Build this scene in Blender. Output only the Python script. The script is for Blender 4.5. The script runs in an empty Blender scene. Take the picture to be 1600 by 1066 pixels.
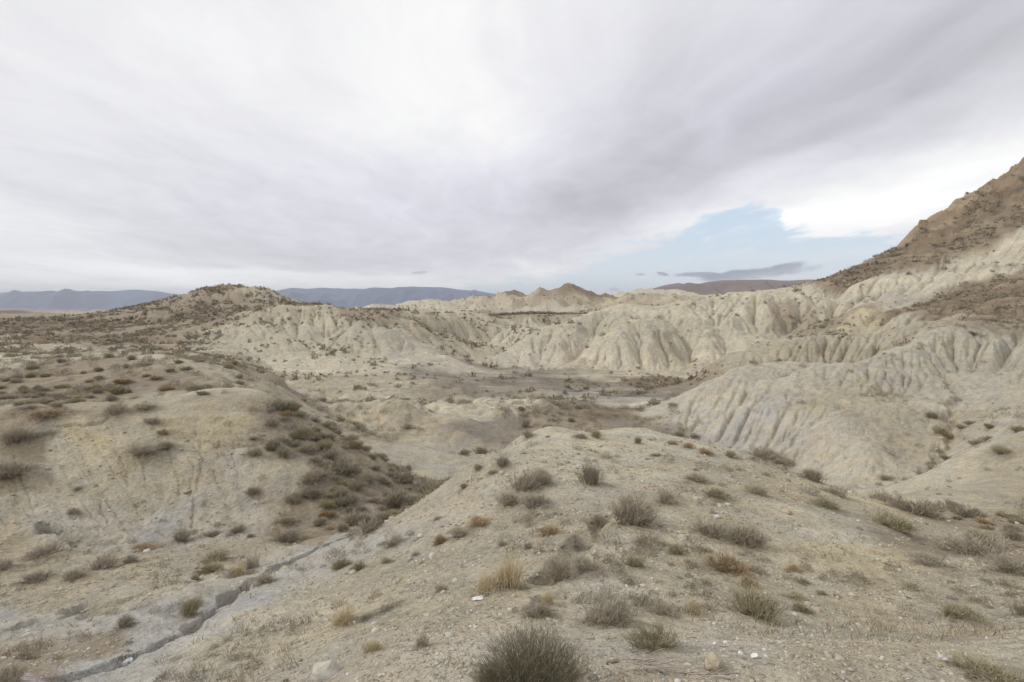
import bpy, math, random
import numpy as np
from mathutils import Vector, Matrix
scene = bpy.context.scene
COL = scene.collection
RAD = math.radians
rng = np.random.default_rng(7)
random.seed(7)

# ------------------------------------------------------------------ camera
HZ, FX = 480.0, 800.0          # horizon row and focal length in photo pixels
cam_d = bpy.data.cameras.new('camera'); cam = bpy.data.objects.new('camera', cam_d); COL.objects.link(cam)
cam.location = (0, 0, 0); cam.rotation_euler = (RAD(90), 0, 0)
cam_d.sensor_width = 36; cam_d.lens = 18.0
cam_d.shift_y = (HZ - 533) / 1600.0
cam_d.clip_start = 0.05; cam_d.clip_end = 60000
scene.camera = cam

# ------------------------------------------------------------------ light
SUN_EL, SUN_AZ = 38, 268       # azimuth clockwise from +Y (behind the camera on the left)
sd = bpy.data.lights.new('sun', 'SUN'); sun = bpy.data.objects.new('sun', sd); COL.objects.link(sun)
sd.energy = 1.5; sd.angle = RAD(10); sd.color = (1.0, 0.95, 0.87)
az = RAD(SUN_AZ); el = RAD(SUN_EL)
sdir = Vector((math.sin(az) * math.cos(el), math.cos(az) * math.cos(el), math.sin(el)))
sun.rotation_euler = sdir.to_track_quat('Z', 'Y').to_euler()
scene.view_settings.view_transform = 'Standard'; scene.view_settings.look = 'None'
scene.view_settings.exposure = 0.12; scene.view_settings.gamma = 1.0

# ------------------------------------------------------------------ node helper
class NT:
    def __init__(s, tree): s.t = tree; s.t.nodes.clear()
    def n(s, typ, **kw):
        nd = s.t.nodes.new(typ)
        for k, v in kw.items(): setattr(nd, k, v)
        return nd
    def put(s, sock, v):
        if isinstance(v, bpy.types.NodeSocket): s.t.links.new(v, sock)
        elif v is not None:
            if hasattr(sock.default_value, '__len__') and not hasattr(v, '__len__'): v = (v,) * len(sock.default_value)
            sock.default_value = v
    def m(s, op, a, b=None, c=None, clamp=False):
        nd = s.n('ShaderNodeMath', operation=op, use_clamp=clamp)
        s.put(nd.inputs[0], a); s.put(nd.inputs[1], b) if b is not None else None
        if c is not None: s.put(nd.inputs[2], c)
        return nd.outputs[0]
    def vm(s, op, a, b=None, out=0):
        nd = s.n('ShaderNodeVectorMath', operation=op)
        s.put(nd.inputs[0], a)
        if b is not None: s.put(nd.inputs['Scale' if op == 'SCALE' else 1], b)
        return nd.outputs[out]
    def noise(s, vec, scale, detail=4, rough=.5, dist=0., col=False):
        nd = s.n('ShaderNodeTexNoise'); s.put(nd.inputs['Vector'], vec)
        nd.inputs['Scale'].default_value = scale; nd.inputs['Detail'].default_value = detail
        nd.inputs['Roughness'].default_value = rough; nd.inputs['Distortion'].default_value = dist
        return nd.outputs['Color' if col else 'Fac']
    def vor(s, vec, scale, feature='F1', out='Distance', rand=1.):
        nd = s.n('ShaderNodeTexVoronoi', feature=feature); s.put(nd.inputs['Vector'], vec)
        nd.inputs['Scale'].default_value = scale; nd.inputs['Randomness'].default_value = rand
        return nd.outputs[out]
    def mr(s, v, a, b, c=0., d=1., smooth=True):
        nd = s.n('ShaderNodeMapRange', interpolation_type='SMOOTHSTEP' if smooth else 'LINEAR')
        s.put(nd.inputs[0], v)
        for i, q in enumerate((a, b, c, d)): s.put(nd.inputs[1 + i], q)
        return nd.outputs[0]
    def mix(s, f, a, b, mode='MIX'):
        nd = s.n('ShaderNodeMix', data_type='RGBA', blend_type=mode)
        s.put(nd.inputs[0], f)
        s.put(nd.inputs[6], a if isinstance(a, bpy.types.NodeSocket) else tuple(a) + (1,))
        s.put(nd.inputs[7], b if isinstance(b, bpy.types.NodeSocket) else tuple(b) + (1,))
        return nd.outputs[2]
    def xyz(s, a, b, c):
        nd = s.n('ShaderNodeCombineXYZ'); s.put(nd.inputs[0], a); s.put(nd.inputs[1], b); s.put(nd.inputs[2], c)
        return nd.outputs[0]

# ------------------------------------------------------------------ sky (world): Nishita seen through a gap in high cloud
world = bpy.data.worlds.new('World'); scene.world = world; world.use_nodes = True
T = NT(world.node_tree)
tc = T.n('ShaderNodeTexCoord').outputs['Generated']
D = T.vm('NORMALIZE', tc)
sp = T.n('ShaderNodeSeparateXYZ'); T.put(sp.inputs[0], D); dx, dy, dz = sp.outputs
sky = T.n('ShaderNodeTexSky', sky_type='NISHITA', sun_disc=False)
sky.sun_elevation = el; sky.sun_rotation = az
sky.air_density = 1.0; sky.dust_density = 1.6; sky.ozone_density = 1.0
AZ = T.m('ARCTAN2', dx, dy)                       # azimuth from +Y, to the right
EL = T.m('ARCSINE', dz)
def azel(u, v):
    a = math.atan2(u - 800, 800); return a, math.atan((HZ - v) / 800 * math.cos(a))
den = T.m('ADD', T.m('MAXIMUM', dz, 0.0), 0.10)
Q = T.xyz(T.m('DIVIDE', dx, den), T.m('DIVIDE', dy, den), 0.0)
warp = T.vm('SCALE', T.vm('SUBTRACT', T.noise(Q, .55, 3, .5, col=True), (.5, .5, .5)), 1.3)
Qw = T.vm('ADD', Q, warp)
rot = T.n('ShaderNodeMapping'); T.put(rot.inputs[0], Qw); rot.inputs['Rotation'].default_value = (0, 0, RAD(12)); rot.inputs['Scale'].default_value = (1.0, .24, 1)
streak = T.noise(rot.outputs[0], 2.6, 7, .56, .4)
rot2 = T.n('ShaderNodeMapping'); T.put(rot2.inputs[0], Qw); rot2.inputs['Rotation'].default_value = (0, 0, RAD(-8)); rot2.inputs['Scale'].default_value = (1.3, .35, 1); rot2.inputs['Location'].default_value = (7, 3, 0)
streak2 = T.noise(rot2.outputs[0], .55, 3, .45)
soft = T.noise(Q, .35, 3, .5)
# slight warp for the masks, in direction space
wn = T.n('ShaderNodeSeparateXYZ'); T.put(wn.inputs[0], T.vm('SUBTRACT', T.noise(Qw, .9, 4, .55, col=True), (.5, .5, .5)))
AZw = T.m('MULTIPLY_ADD', wn.outputs[0], .16, AZ); ELw = T.m('MULTIPLY_ADD', wn.outputs[1], .07, EL)
def blob(u, v, ru, rv, ang=0, soft_w=True):
    a0, e0 = azel(u, v)
    X = T.m('SUBTRACT', AZw if soft_w else AZ, a0); Y = T.m('SUBTRACT', ELw if soft_w else EL, e0)
    c, s_ = math.cos(RAD(ang)), math.sin(RAD(ang))
    X2 = T.m('DIVIDE', T.m('MULTIPLY_ADD', Y, s_, T.m('MULTIPLY', X, c)), ru / 800)
    Y2 = T.m('DIVIDE', T.m('MULTIPLY_ADD', Y, c, T.m('MULTIPLY', X, -s_)), rv / 800)
    r2 = T.m('ADD', T.m('MULTIPLY', X2, X2), T.m('MULTIPLY', Y2, Y2))
    return T.m('POWER', 2.718, T.m('MULTIPLY', r2, -1.0))
lum = T.m('MULTIPLY_ADD', T.m('SUBTRACT', streak, .5), .22, .765)
lum = T.m('MULTIPLY_ADD', T.m('SUBTRACT', streak2, .5), .22, lum)
fine = T.noise(T.vm('MULTIPLY', Qw, (1.0, .55, 1)), 4.5, 8, .6, .3)
lum = T.m('MULTIPLY_ADD', T.m('SUBTRACT', fine, .5), .17, lum)
lum = T.m('MULTIPLY_ADD', T.m('SUBTRACT', soft, .5), .16, lum)
SKYB = [(700, 120, 260, 190, 20, .13), (1180, 140, 400, 90, 12, -.13), (1300, 200, 300, 16, 16, -.05), (1250, 240, 300, 12, 14, .05), (1100, 180, 200, 10, 24, .04), (960, 290, 120, 60, 20, -.15), (900, 335, 60, 40, 0, -.05), (1000, 90, 120, 130, 0, -.04),
        (1420, 290, 300, 45, 12, .22), (1330, 335, 170, 22, 0, .18), (1450, 150, 300, 60, 14, -.05), (560, 330, 330, 70, -4, -.09),
        (20, 370, 150, 40, -10, .15), (60, 120, 260, 160, 0, .05), (1060, 345, 130, 22, 22, .08), (840, 420, 70, 16, 8, .17), (380, 440, 460, 20, 0, .2),
        (780, 210, 60, 60, 60, .08), (350, 395, 500, 22, 0, -.07), (1550, 60, 260, 90, 10, -.09)]
for (u, v, ru, rv, an, k) in SKYB:
    lum = T.m('MULTIPLY_ADD', blob(u, v, ru, rv, an), k, lum)
mauve = T.m('ADD', blob(1200, 150, 420, 150, 12), T.m('MULTIPLY', blob(560, 320, 400, 100, 0), .7), clamp=True)
grey = T.mix(mauve, (1.0, .999, 1.028), (.970, .972, 1.070))
white = T.mr(lum, .76, .92)
ccol = T.mix(white, grey, (1.0, 1.0, 1.0))
cloud = T.vm('SCALE', ccol, lum)
# gap in the cloud: elevation of its upper edge as a function of azimuth
fc = T.n('ShaderNodeFloatCurve'); cur = fc.mapping.curves[0]
EDGE = [(300, 474), (560, 468), (700, 452), (750, 436), (800, 431), (860, 428), (930, 401), (1000, 371), (1060, 350), (1100, 336), (1140, 323), (1190, 318), (1220, 334),
        (1230, 351), (1300, 357), (1355, 352), (1400, 368), (1450, 352), (1520, 300), (1700, 230)]
pts = [((azel(u, v)[0] + 1) / 2, azel(u, v)[1] * 2.5) for u, v in EDGE]
cur.points[0].location = (0, .02); cur.points[1].location = (1, pts[-1][1])
for p in pts: cur.points.new(*p)
for p in cur.points: p.handle_type = 'VECTOR'
fc.mapping.update()
T.put(fc.inputs['Value'], T.m('MULTIPLY', T.m('ADD', AZ, 1), .5))
edge = T.m('DIVIDE', fc.outputs[0], 2.5)
wob = T.m('MULTIPLY_ADD', T.m('SUBTRACT', fine, .5), .09, T.m('MULTIPLY', T.m('SUBTRACT', streak, .5), .07))
below = T.m('ADD', T.m('SUBTRACT', edge, EL), wob)
gap = T.mr(below, -.006, .022)
front = T.mr(dy, 0.0, .15)
gap = T.m('MULTIPLY', gap, front)
veil = T.m('MULTIPLY', T.mr(streak, .52, .75), .35)
gap = T.m('MULTIPLY', gap, T.m('SUBTRACT', 1, veil))
skyc = T.vm('MULTIPLY', T.vm('SCALE', sky.outputs[0], 0.15), (.80, .93, 1.04))
hazeband = T.mr(EL, 0.0, .16, .85, .56)
skyc = T.mix(hazeband, skyc, (.80, .855, .92))
col = T.mix(gap, cloud, skyc)
# low bright band and lenticular cloud by the horizon
for (u, v, ru, rv, an, k) in [(1175, 428, 88, 9, 4, 1.0), (1222, 420, 32, 8, 12, .9), (1095, 429, 40, 4.5, 0, .85), (1035, 428, 11, 3, -14, .8), (1000, 429, 10, 2.2, 0, .55), (655, 426, 14, 2.5, 5, .5), (960, 452, 8, 3, 0, .45)]:
    b = T.m('ADD', blob(u, v, ru, rv, an, False), T.m('MULTIPLY', T.m('SUBTRACT', T.noise(D, 38, 4, .6), .5), .7))
    col = T.mix(T.m('MULTIPLY', T.mr(b, .30, .72), k), col, (.30, .325, .42))
for (u, v, ru, rv, an, k) in [(1170, 440, 110, 7, 0, .5), (1400, 385, 160, 10, 2, .35), (1330, 420, 160, 9, 2, .3)]:
    col = T.mix(T.m('MULTIPLY', blob(u, v, ru, rv, an), k), col, (.86, .87, .89))
ground_dim = T.mr(EL, -.03, 0.0)
col = T.mix(ground_dim, (.30, .27, .22), col)
bg = T.n('ShaderNodeBackground'); T.put(bg.inputs[0], T.vm('SCALE', col, 10.0)); bg.inputs[1].default_value = 0.1
T.put(T.n('ShaderNodeOutputWorld').inputs[0], bg.outputs[0])

# ------------------------------------------------------------------ numeric noise
def hsh(ix, iy, seed):
    h = (ix.astype(np.int64) * 374761393 + iy.astype(np.int64) * 668265263 + seed * 974634777) & 0xffffffff
    h = ((h ^ (h >> 13)) * 1274126177) & 0xffffffff
    h = ((h ^ (h >> 16)) * 2246822519) & 0xffffffff
    return ((h ^ (h >> 15)) & 0xffffff) / float(0x1000000)
def perlin(x, y, seed=0):
    ix = np.floor(x); iy = np.floor(y); fx = x - ix; fy = y - iy
    ux = fx * fx * fx * (fx * (fx * 6 - 15) + 10); uy = fy * fy * fy * (fy * (fy * 6 - 15) + 10)
    def g(a, b):
        t = hsh(ix + a, iy + b, seed) * 2 * np.pi
        return np.cos(t) * (fx - a) + np.sin(t) * (fy - b)
    n0 = g(0, 0) * (1 - ux) + g(1, 0) * ux; n1 = g(0, 1) * (1 - ux) + g(1, 1) * ux
    return (n0 * (1 - uy) + n1 * uy) * 1.5
def fbm(x, y, octs=4, seed=0, gain=.5):
    t = 0; a = 1.
    for o in range(octs): t = t + a * perlin(x * 2 ** o, y * 2 ** o, seed + o * 17); a *= gain
    return t
def sstep(a, b, x):
    t = np.clip((x - a) / (b - a), 0, 1); return t * t * (3 - 2 * t)

def gullies(X, Y, gx, gy, lam, seed, cells=2.2):
    """stripes that run down the slope, about lam apart (1 = rib, -1 = gully floor)"""
    f = 1 / (lam * cells); gl = np.sqrt(gx * gx + gy * gy) + 1e-6
    px, py = -gy / gl, gx / gl
    x = X * f; y = Y * f; ix = np.floor(x); iy = np.floor(y)
    C = np.zeros_like(X); S = np.zeros_like(X); W = np.zeros_like(X)
    for a in (-1, 0, 1):
        for b in (-1, 0, 1):
            jx = ix + a + hsh(ix + a, iy + b, seed); jy = iy + b + hsh(ix + a, iy + b, seed + 5)
            vx = x - jx; vy = y - jy; w = np.exp(-2.6 * (vx * vx + vy * vy))
            ph = 2 * np.pi * cells * (vx * px + vy * py)
            C += w * np.cos(ph); S += w * np.sin(ph); W += w
    m = np.sqrt(C * C + S * S) + 1e-6
    c = C / m * np.minimum(1, m / W * 2.0)
    return 2 * np.sqrt(np.clip((c + 1) / 2, 0, 1)) - 1.05

# ------------------------------------------------------------------ terrain control lines: (column, row, distance) of ridges, gullies and toes
LINES = '''
800,1066,2.5 850,1010,3.1 900,940,4.2 920,860,5.8 950,790,8.2 975,720,12 970,676,16
560,1066,2.6 1060,1066,2.5 1300,1066,2.45 1600,1066,2.5
600,990,3.8 700,960,4.2
440,1066,3.3 500,985,4.8 560,930,6.0 640,880,7.2 720,840,8.0
850,668,16.4 880,667,16.8 905,674,16.6 935,675,16.8 960,668,17.2 1000,668,17 1040,680,16.6 1100,692,16 1160,705,15.6 1210,725,15 1260,746,14.2 1330,776,12.6 1400,803,11.4 1500,836,10.2 1600,866,9.4
850,668,16.4 800,692,15.7 760,722,15.1 720,745,14.4 680,769,13.7 650,787,13.3 612,812,12.6
850,705,20 760,760,18.3 690,800,17 
850,705,26 930,735,24 1000,728,24 1100,765,22 1210,790,20 1290,815,18
760,715,11.5 700,780,10.4 640,830,9.4 560,890,7.6 480,960,6.0
1050,760,9.5 1150,770,9.4 1250,800,8.6 1200,900,5.4 1350,880,6.2 1500,900,6.0 1600,950,5.0
1200,990,3.6 1400,990,3.7 1550,990,3.9
100,1066,4.9 180,1036,5.3 250,1008,5.8 300,984,6.3 340,945,7.2 400,902,8.9 450,876,10.2 500,855,11.5 560,832,13 606,818,14.6 660,795,17 700,775,20 760,745,26 830,720,36
240,1066,4.2 330,1010,5.0 420,940,6.6 500,890,8.6 570,850,10.2
0,1066,4.4 60,1066,4.6
0,990,7.0 100,985,6.6 200,960,6.8 280,915,8.2
0,985,7.4 120,950,8.2 240,920,9.0 320,900,9.8
0,900,10.4 100,890,10.6 200,870,11.2 300,872,11.5 400,862,12 470,850,12.8
0,840,13.0 100,832,13.4 200,832,13.8 260,830,14.0 340,830,14.0 430,815,14.6 520,800,15.4 590,795,15.9
0,760,14.8 100,750,15.6 200,740,16.3 300,735,16.6 400,735,16.8 480,745,16.8 550,760,17.0
0,700,16.3 100,688,17.2 200,680,18 300,670,19 380,665,19.4 450,690,19 520,720,18.6 600,762,18.2
0,645,18.5 60,636,19.3 130,628,20.3 180,626,20.8 230,626,21.2 290,618,22 330,611,22.6 380,605,23.4 410,612,23.2 440,630,22.6 500,664,21.8 560,700,21.2 610,728,21 660,752,21.4
40,648,22.5 130,637,24 230,634,25
500,700,28 560,735,27 620,760,25
0,610,31 100,605,31 200,608,30 280,604,30 360,604,31 410,620,29 450,652,28
0,580,44 100,568,46 180,560,46 250,556,45 310,565,43 370,580,40 420,605,36
400,592,52 450,622,44 520,660,38 600,690,34 680,705,32
0,560,60 100,556,60 200,552,62 300,552,62 360,566,58 420,590,56
0,525,100 80,523,100 160,527,98 230,526,100 320,530,98 380,556,78
0,503,170 60,500,170 120,495,175 180,485,185 230,476,190 280,464,195 320,454,200 360,447,203 400,452,206 440,463,210 470,473,212 510,483,215
0,512,240 120,508,250 240,500,260 360,490,270 480,495,270
200,513,130 260,506,135 310,502,140 350,500,150 410,498,155 450,486,160
330,478,175 400,475,175 300,490,160
380,550,88 420,520,100 450,495,112 480,480,120 520,479,124 570,484,128 630,490,134 680,494,145 720,500,160
470,488,150 540,492,160 600,497,170
385,562,80 430,580,76 480,592,73 540,598,71 600,598,71 650,593,73
480,500,112 470,540,94 520,555,90 560,585,80
540,490,118 580,515,108 620,545,98 655,562,92 690,570,90 720,578,88
560,500,112 610,520,104 660,540,104 700,555,100 740,570,96
660,498,150 700,525,132 740,552,115 765,572,104
480,620,64 560,625,62 650,640,56 700,660,51 700,690,44
600,665,51 650,700,42 560,668,48
620,628,58 650,655,51
750,600,78 850,590,85 950,585,90 1040,590,86 1080,600,78
750,650,53 850,640,57 950,640,57 1020,645,56
800,685,47 900,690,45 980,690,45 1020,680,48
760,575,98 780,560,112 770,545,130
740,545,140 760,520,165 800,498,198 860,495,203 920,492,206 700,495,190
780,556,118 810,535,119 840,515,121 870,503,124 900,498,126 960,488,130 1010,481,134
790,578,98 830,578,98 870,578,98 900,578,98 950,578,98 1000,577,99 1050,572,102 1080,566,106
830,560,108 860,535,114 890,515,119
870,575,100 910,550,110 925,525,117
905,577,98 940,540,107 965,512,114 990,500,120
975,577,98 1000,545,105 1010,515,113
1062,571,102 1045,540,108 1035,512,115 1060,490,124
1070,571,103 1100,545,108 1120,520,115 1150,500,121 1190,480,130
1010,481,134 1060,474,138 1110,468,142 1160,461,146 1210,452,150 1250,445,153 1290,437,156
1130,545,110 1180,520,117 1230,495,125 1280,470,135
960,495,150 1050,488,160 1150,478,172 1240,470,180 
1025,668,50.5 1050,645,52 1078,622,54 1105,602,56 1132,585,58 1162,569,60 1200,567,60 1250,568,59 1300,569,57 1345,568,56 1390,553,57 1430,538,58 1470,522,60 1505,511,62 1550,518,62 1600,530,60
1080,680,48 1130,690,45 1190,705,42 1240,725,38 1290,742,34 1330,753,31 1385,758,29
1180,640,47 1250,650,44 1300,680,38 1350,700,34
1330,610,49 1390,640,43 1420,690,37 1410,730,32
1390,758,28 1440,738,30.5 1478,705,34 1490,670,38 1480,650,42 1500,620,47 1475,590,53
1530,580,53 1570,560,55 1600,560,54 1560,610,46 1600,620,42
1200,600,67.5 1260,602,67 1330,594,65 
1130,612,66 1090,622,66
1062,600,76 1090,582,78 1122,565,80 1155,551,82 1190,540,84 1240,530,87 1290,520,90 1340,508,93 1390,494,96 1430,482,99 1470,470,102
1150,560,96 1210,545,100 1270,528,108
1170,562,73 1250,560,72 1330,555,71 1400,530,71 1450,510,72 1500,500,72
1270,508,104 1320,490,110 1380,470,116 1430,455,120 1500,430,124 1560,410,126 1600,395,128
1290,470,128 1350,440,140 1420,415,145 1500,385,148 1600,330,150
1480,480,92 1540,470,88 1600,460,86
1560,505,70 1600,505,68
1290,437,156 1330,421,160 1380,398,164 1428,377,167 1436,352,170 1475,332,172 1520,303,175 1560,278,177 1600,250,180 1700,190,182 1900,110,184
1290,455,190 1400,430,205 1500,400,215 1600,350,220
1430,770,20 1500,765,20.5 1600,752,21
1440,800,14 1520,815,13.5 1600,820,13.5
1420,762,25 1470,735,26 1520,705,27 1560,690,27 1600,685,27
1550,650,34 1600,645,33
640,480,330 700,474,360 730,472,380 760,469,400 800,463,410 830,460,412 855,459,415 872,452,418 887,446,420 902,452,420 925,459,424 960,463,430 990,467,440
640,488,300 720,489,300 800,489,300 880,489,300 960,484,300 1050,476,300
720,486,340 800,480,350 880,473,360 900,477,350 960,478,360
700,490,250 800,492,245 900,491,245 1000,486,240 1100,478,250
650,484,480 800,482,500 887,475,520 1000,475,500
960,463,560 990,455,580 1030,453,590 1060,455,590 1090,462,590 1130,462,600 1200,460,600
950,470,500 1030,468,510 1100,468,520
640,486,600 800,484,650 960,480,700 1100,478,700
0,492,330 60,490,340 120,494,350 
0,500,420 100,500,440 300,490,400 450,488,400 
0,486,900 400,486,900 800,484,900 1200,480,900 1600,480,900
1300,470,300 1450,440,300 1600,400,320 1300,475,500 1600,450,500
'''
ctrl = []
for ln in LINES.strip().splitlines():
    P = [tuple(map(float, q.split(','))) for q in ln.split()]
    P = [((u - 800) / FX, (v - HZ) / FX, math.log(y)) for u, v, y in P]
    for i, a in enumerate(P):
        ctrl.append(a)
        if i + 1 < len(P):
            b = P[i + 1]; d = math.hypot(a[0] - b[0], a[2] - b[2])
            if d < .6:
                k = int(d / .07)
                for j in range(1, k): t = j / k; ctrl.append(tuple(a[c] * (1 - t) + b[c] * t for c in range(3)))
# outside the frame the land carries on much like its edge
for a in list(ctrl):
    if a[0] < -.93: ctrl.append((a[0] * 1 - .45, a[1] * 1.0, a[2])); ctrl.append((a[0] - 1.1, a[1], a[2]))
    if .93 < a[0] < 1.05: ctrl.append((a[0] + .45, a[1] * .9 - .02, a[2])); ctrl.append((a[0] + 1.1, a[1] * .8 - .03, a[2]))
for p in np.linspace(-2.4, 2.4, 13): ctrl.append((p, 1.9 / 1.0 * .95, math.log(1.0)))
ctrl = np.array(ctrl)
_, uq = np.unique(np.round(ctrl[:, [0, 2]] * 60), axis=0, return_index=True); ctrl = ctrl[uq]
C0 = .012
def rbf_fit(c):
    n = len(c); d = np.sqrt((c[:, None, 0] - c[None, :, 0]) ** 2 + (c[:, None, 2] - c[None, :, 2]) ** 2 + C0 ** 2)
    A = np.zeros((n + 3, n + 3)); A[:n, :n] = d - np.eye(n) * 1.5e-4
    A[:n, n] = A[n, :n] = 1; A[:n, n + 1] = A[n + 1, :n] = c[:, 0]; A[:n, n + 2] = A[n + 2, :n] = c[:, 2]
    return np.linalg.solve(A, np.concatenate([c[:, 1], np.zeros(3)]))
Wt = rbf_fit(ctrl)
def rbf_eval(p, q):
    out = np.empty(p.size, np.float32); p = p.ravel().astype(np.float32); q = q.ravel().astype(np.float32)
    cp = ctrl[:, 0].astype(np.float32); cq = ctrl[:, 2].astype(np.float32); w = Wt[:-3].astype(np.float32)
    for i in range(0, p.size, 20000):
        P = p[i:i + 20000, None] - cp; P *= P; R = q[i:i + 20000, None] - cq; R *= R; P += R; P += C0 ** 2; np.sqrt(P, out=P)
        out[i:i + 20000] = P @ w
    return out + Wt[-3] + Wt[-2] * p + Wt[-1] * q

# fan-shaped grid: columns p = x / y, rows q = ln y
pc = np.concatenate([np.linspace(-2.6, -1.14, 60)[:-1], np.linspace(-1.14, 1.14, 1180), np.linspace(1.14, 2.6, 60)[1:]])
seg = [(math.log(1.0), math.log(2.2), 25), (math.log(2.2), math.log(12), 300), (math.log(12), math.log(26), 230), (math.log(26), math.log(220), 560), (math.log(220), math.log(900), 110)]
qc = np.concatenate([np.linspace(a, b, n, endpoint=False) for a, b, n in seg] + [[math.log(900)]])
NP_, NQ = len(pc), len(qc)
pcc = np.interp(np.linspace(0, NP_ - 1, NP_ // 3), np.arange(NP_), pc); qcc = np.interp(np.linspace(0, NQ - 1, NQ // 3), np.arange(NQ), qc)
Pc, Qc = np.meshgrid(pcc, qcc)
Sc = rbf_eval(Pc, Qc).reshape(Pc.shape)
def bilin(G, gx, gy, x, y):
    fx = np.interp(x, gx, np.arange(len(gx))); fy = np.interp(y, gy, np.arange(len(gy)))
    ix = np.clip(np.floor(fx).astype(int), 0, len(gx) - 2); iy = np.clip(np.floor(fy).astype(int), 0, len(gy) - 2)
    tx = fx - ix; ty = fy - iy
    return (G[iy, ix] * (1 - tx) + G[iy, ix + 1] * tx) * (1 - ty) + (G[iy + 1, ix] * (1 - tx) + G[iy + 1, ix + 1] * tx) * ty
Pg, Qg = np.meshgrid(pc, qc)
S = bilin(Sc, pcc, qcc, Pg, Qg)
Yg = np.exp(Qg); Xg = Pg * Yg
Z = -S * Yg

PATCH = (.38, .355, .33); DARKB = (.235, .185, .14); ROCKY = (.33, .265, .195)
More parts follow.
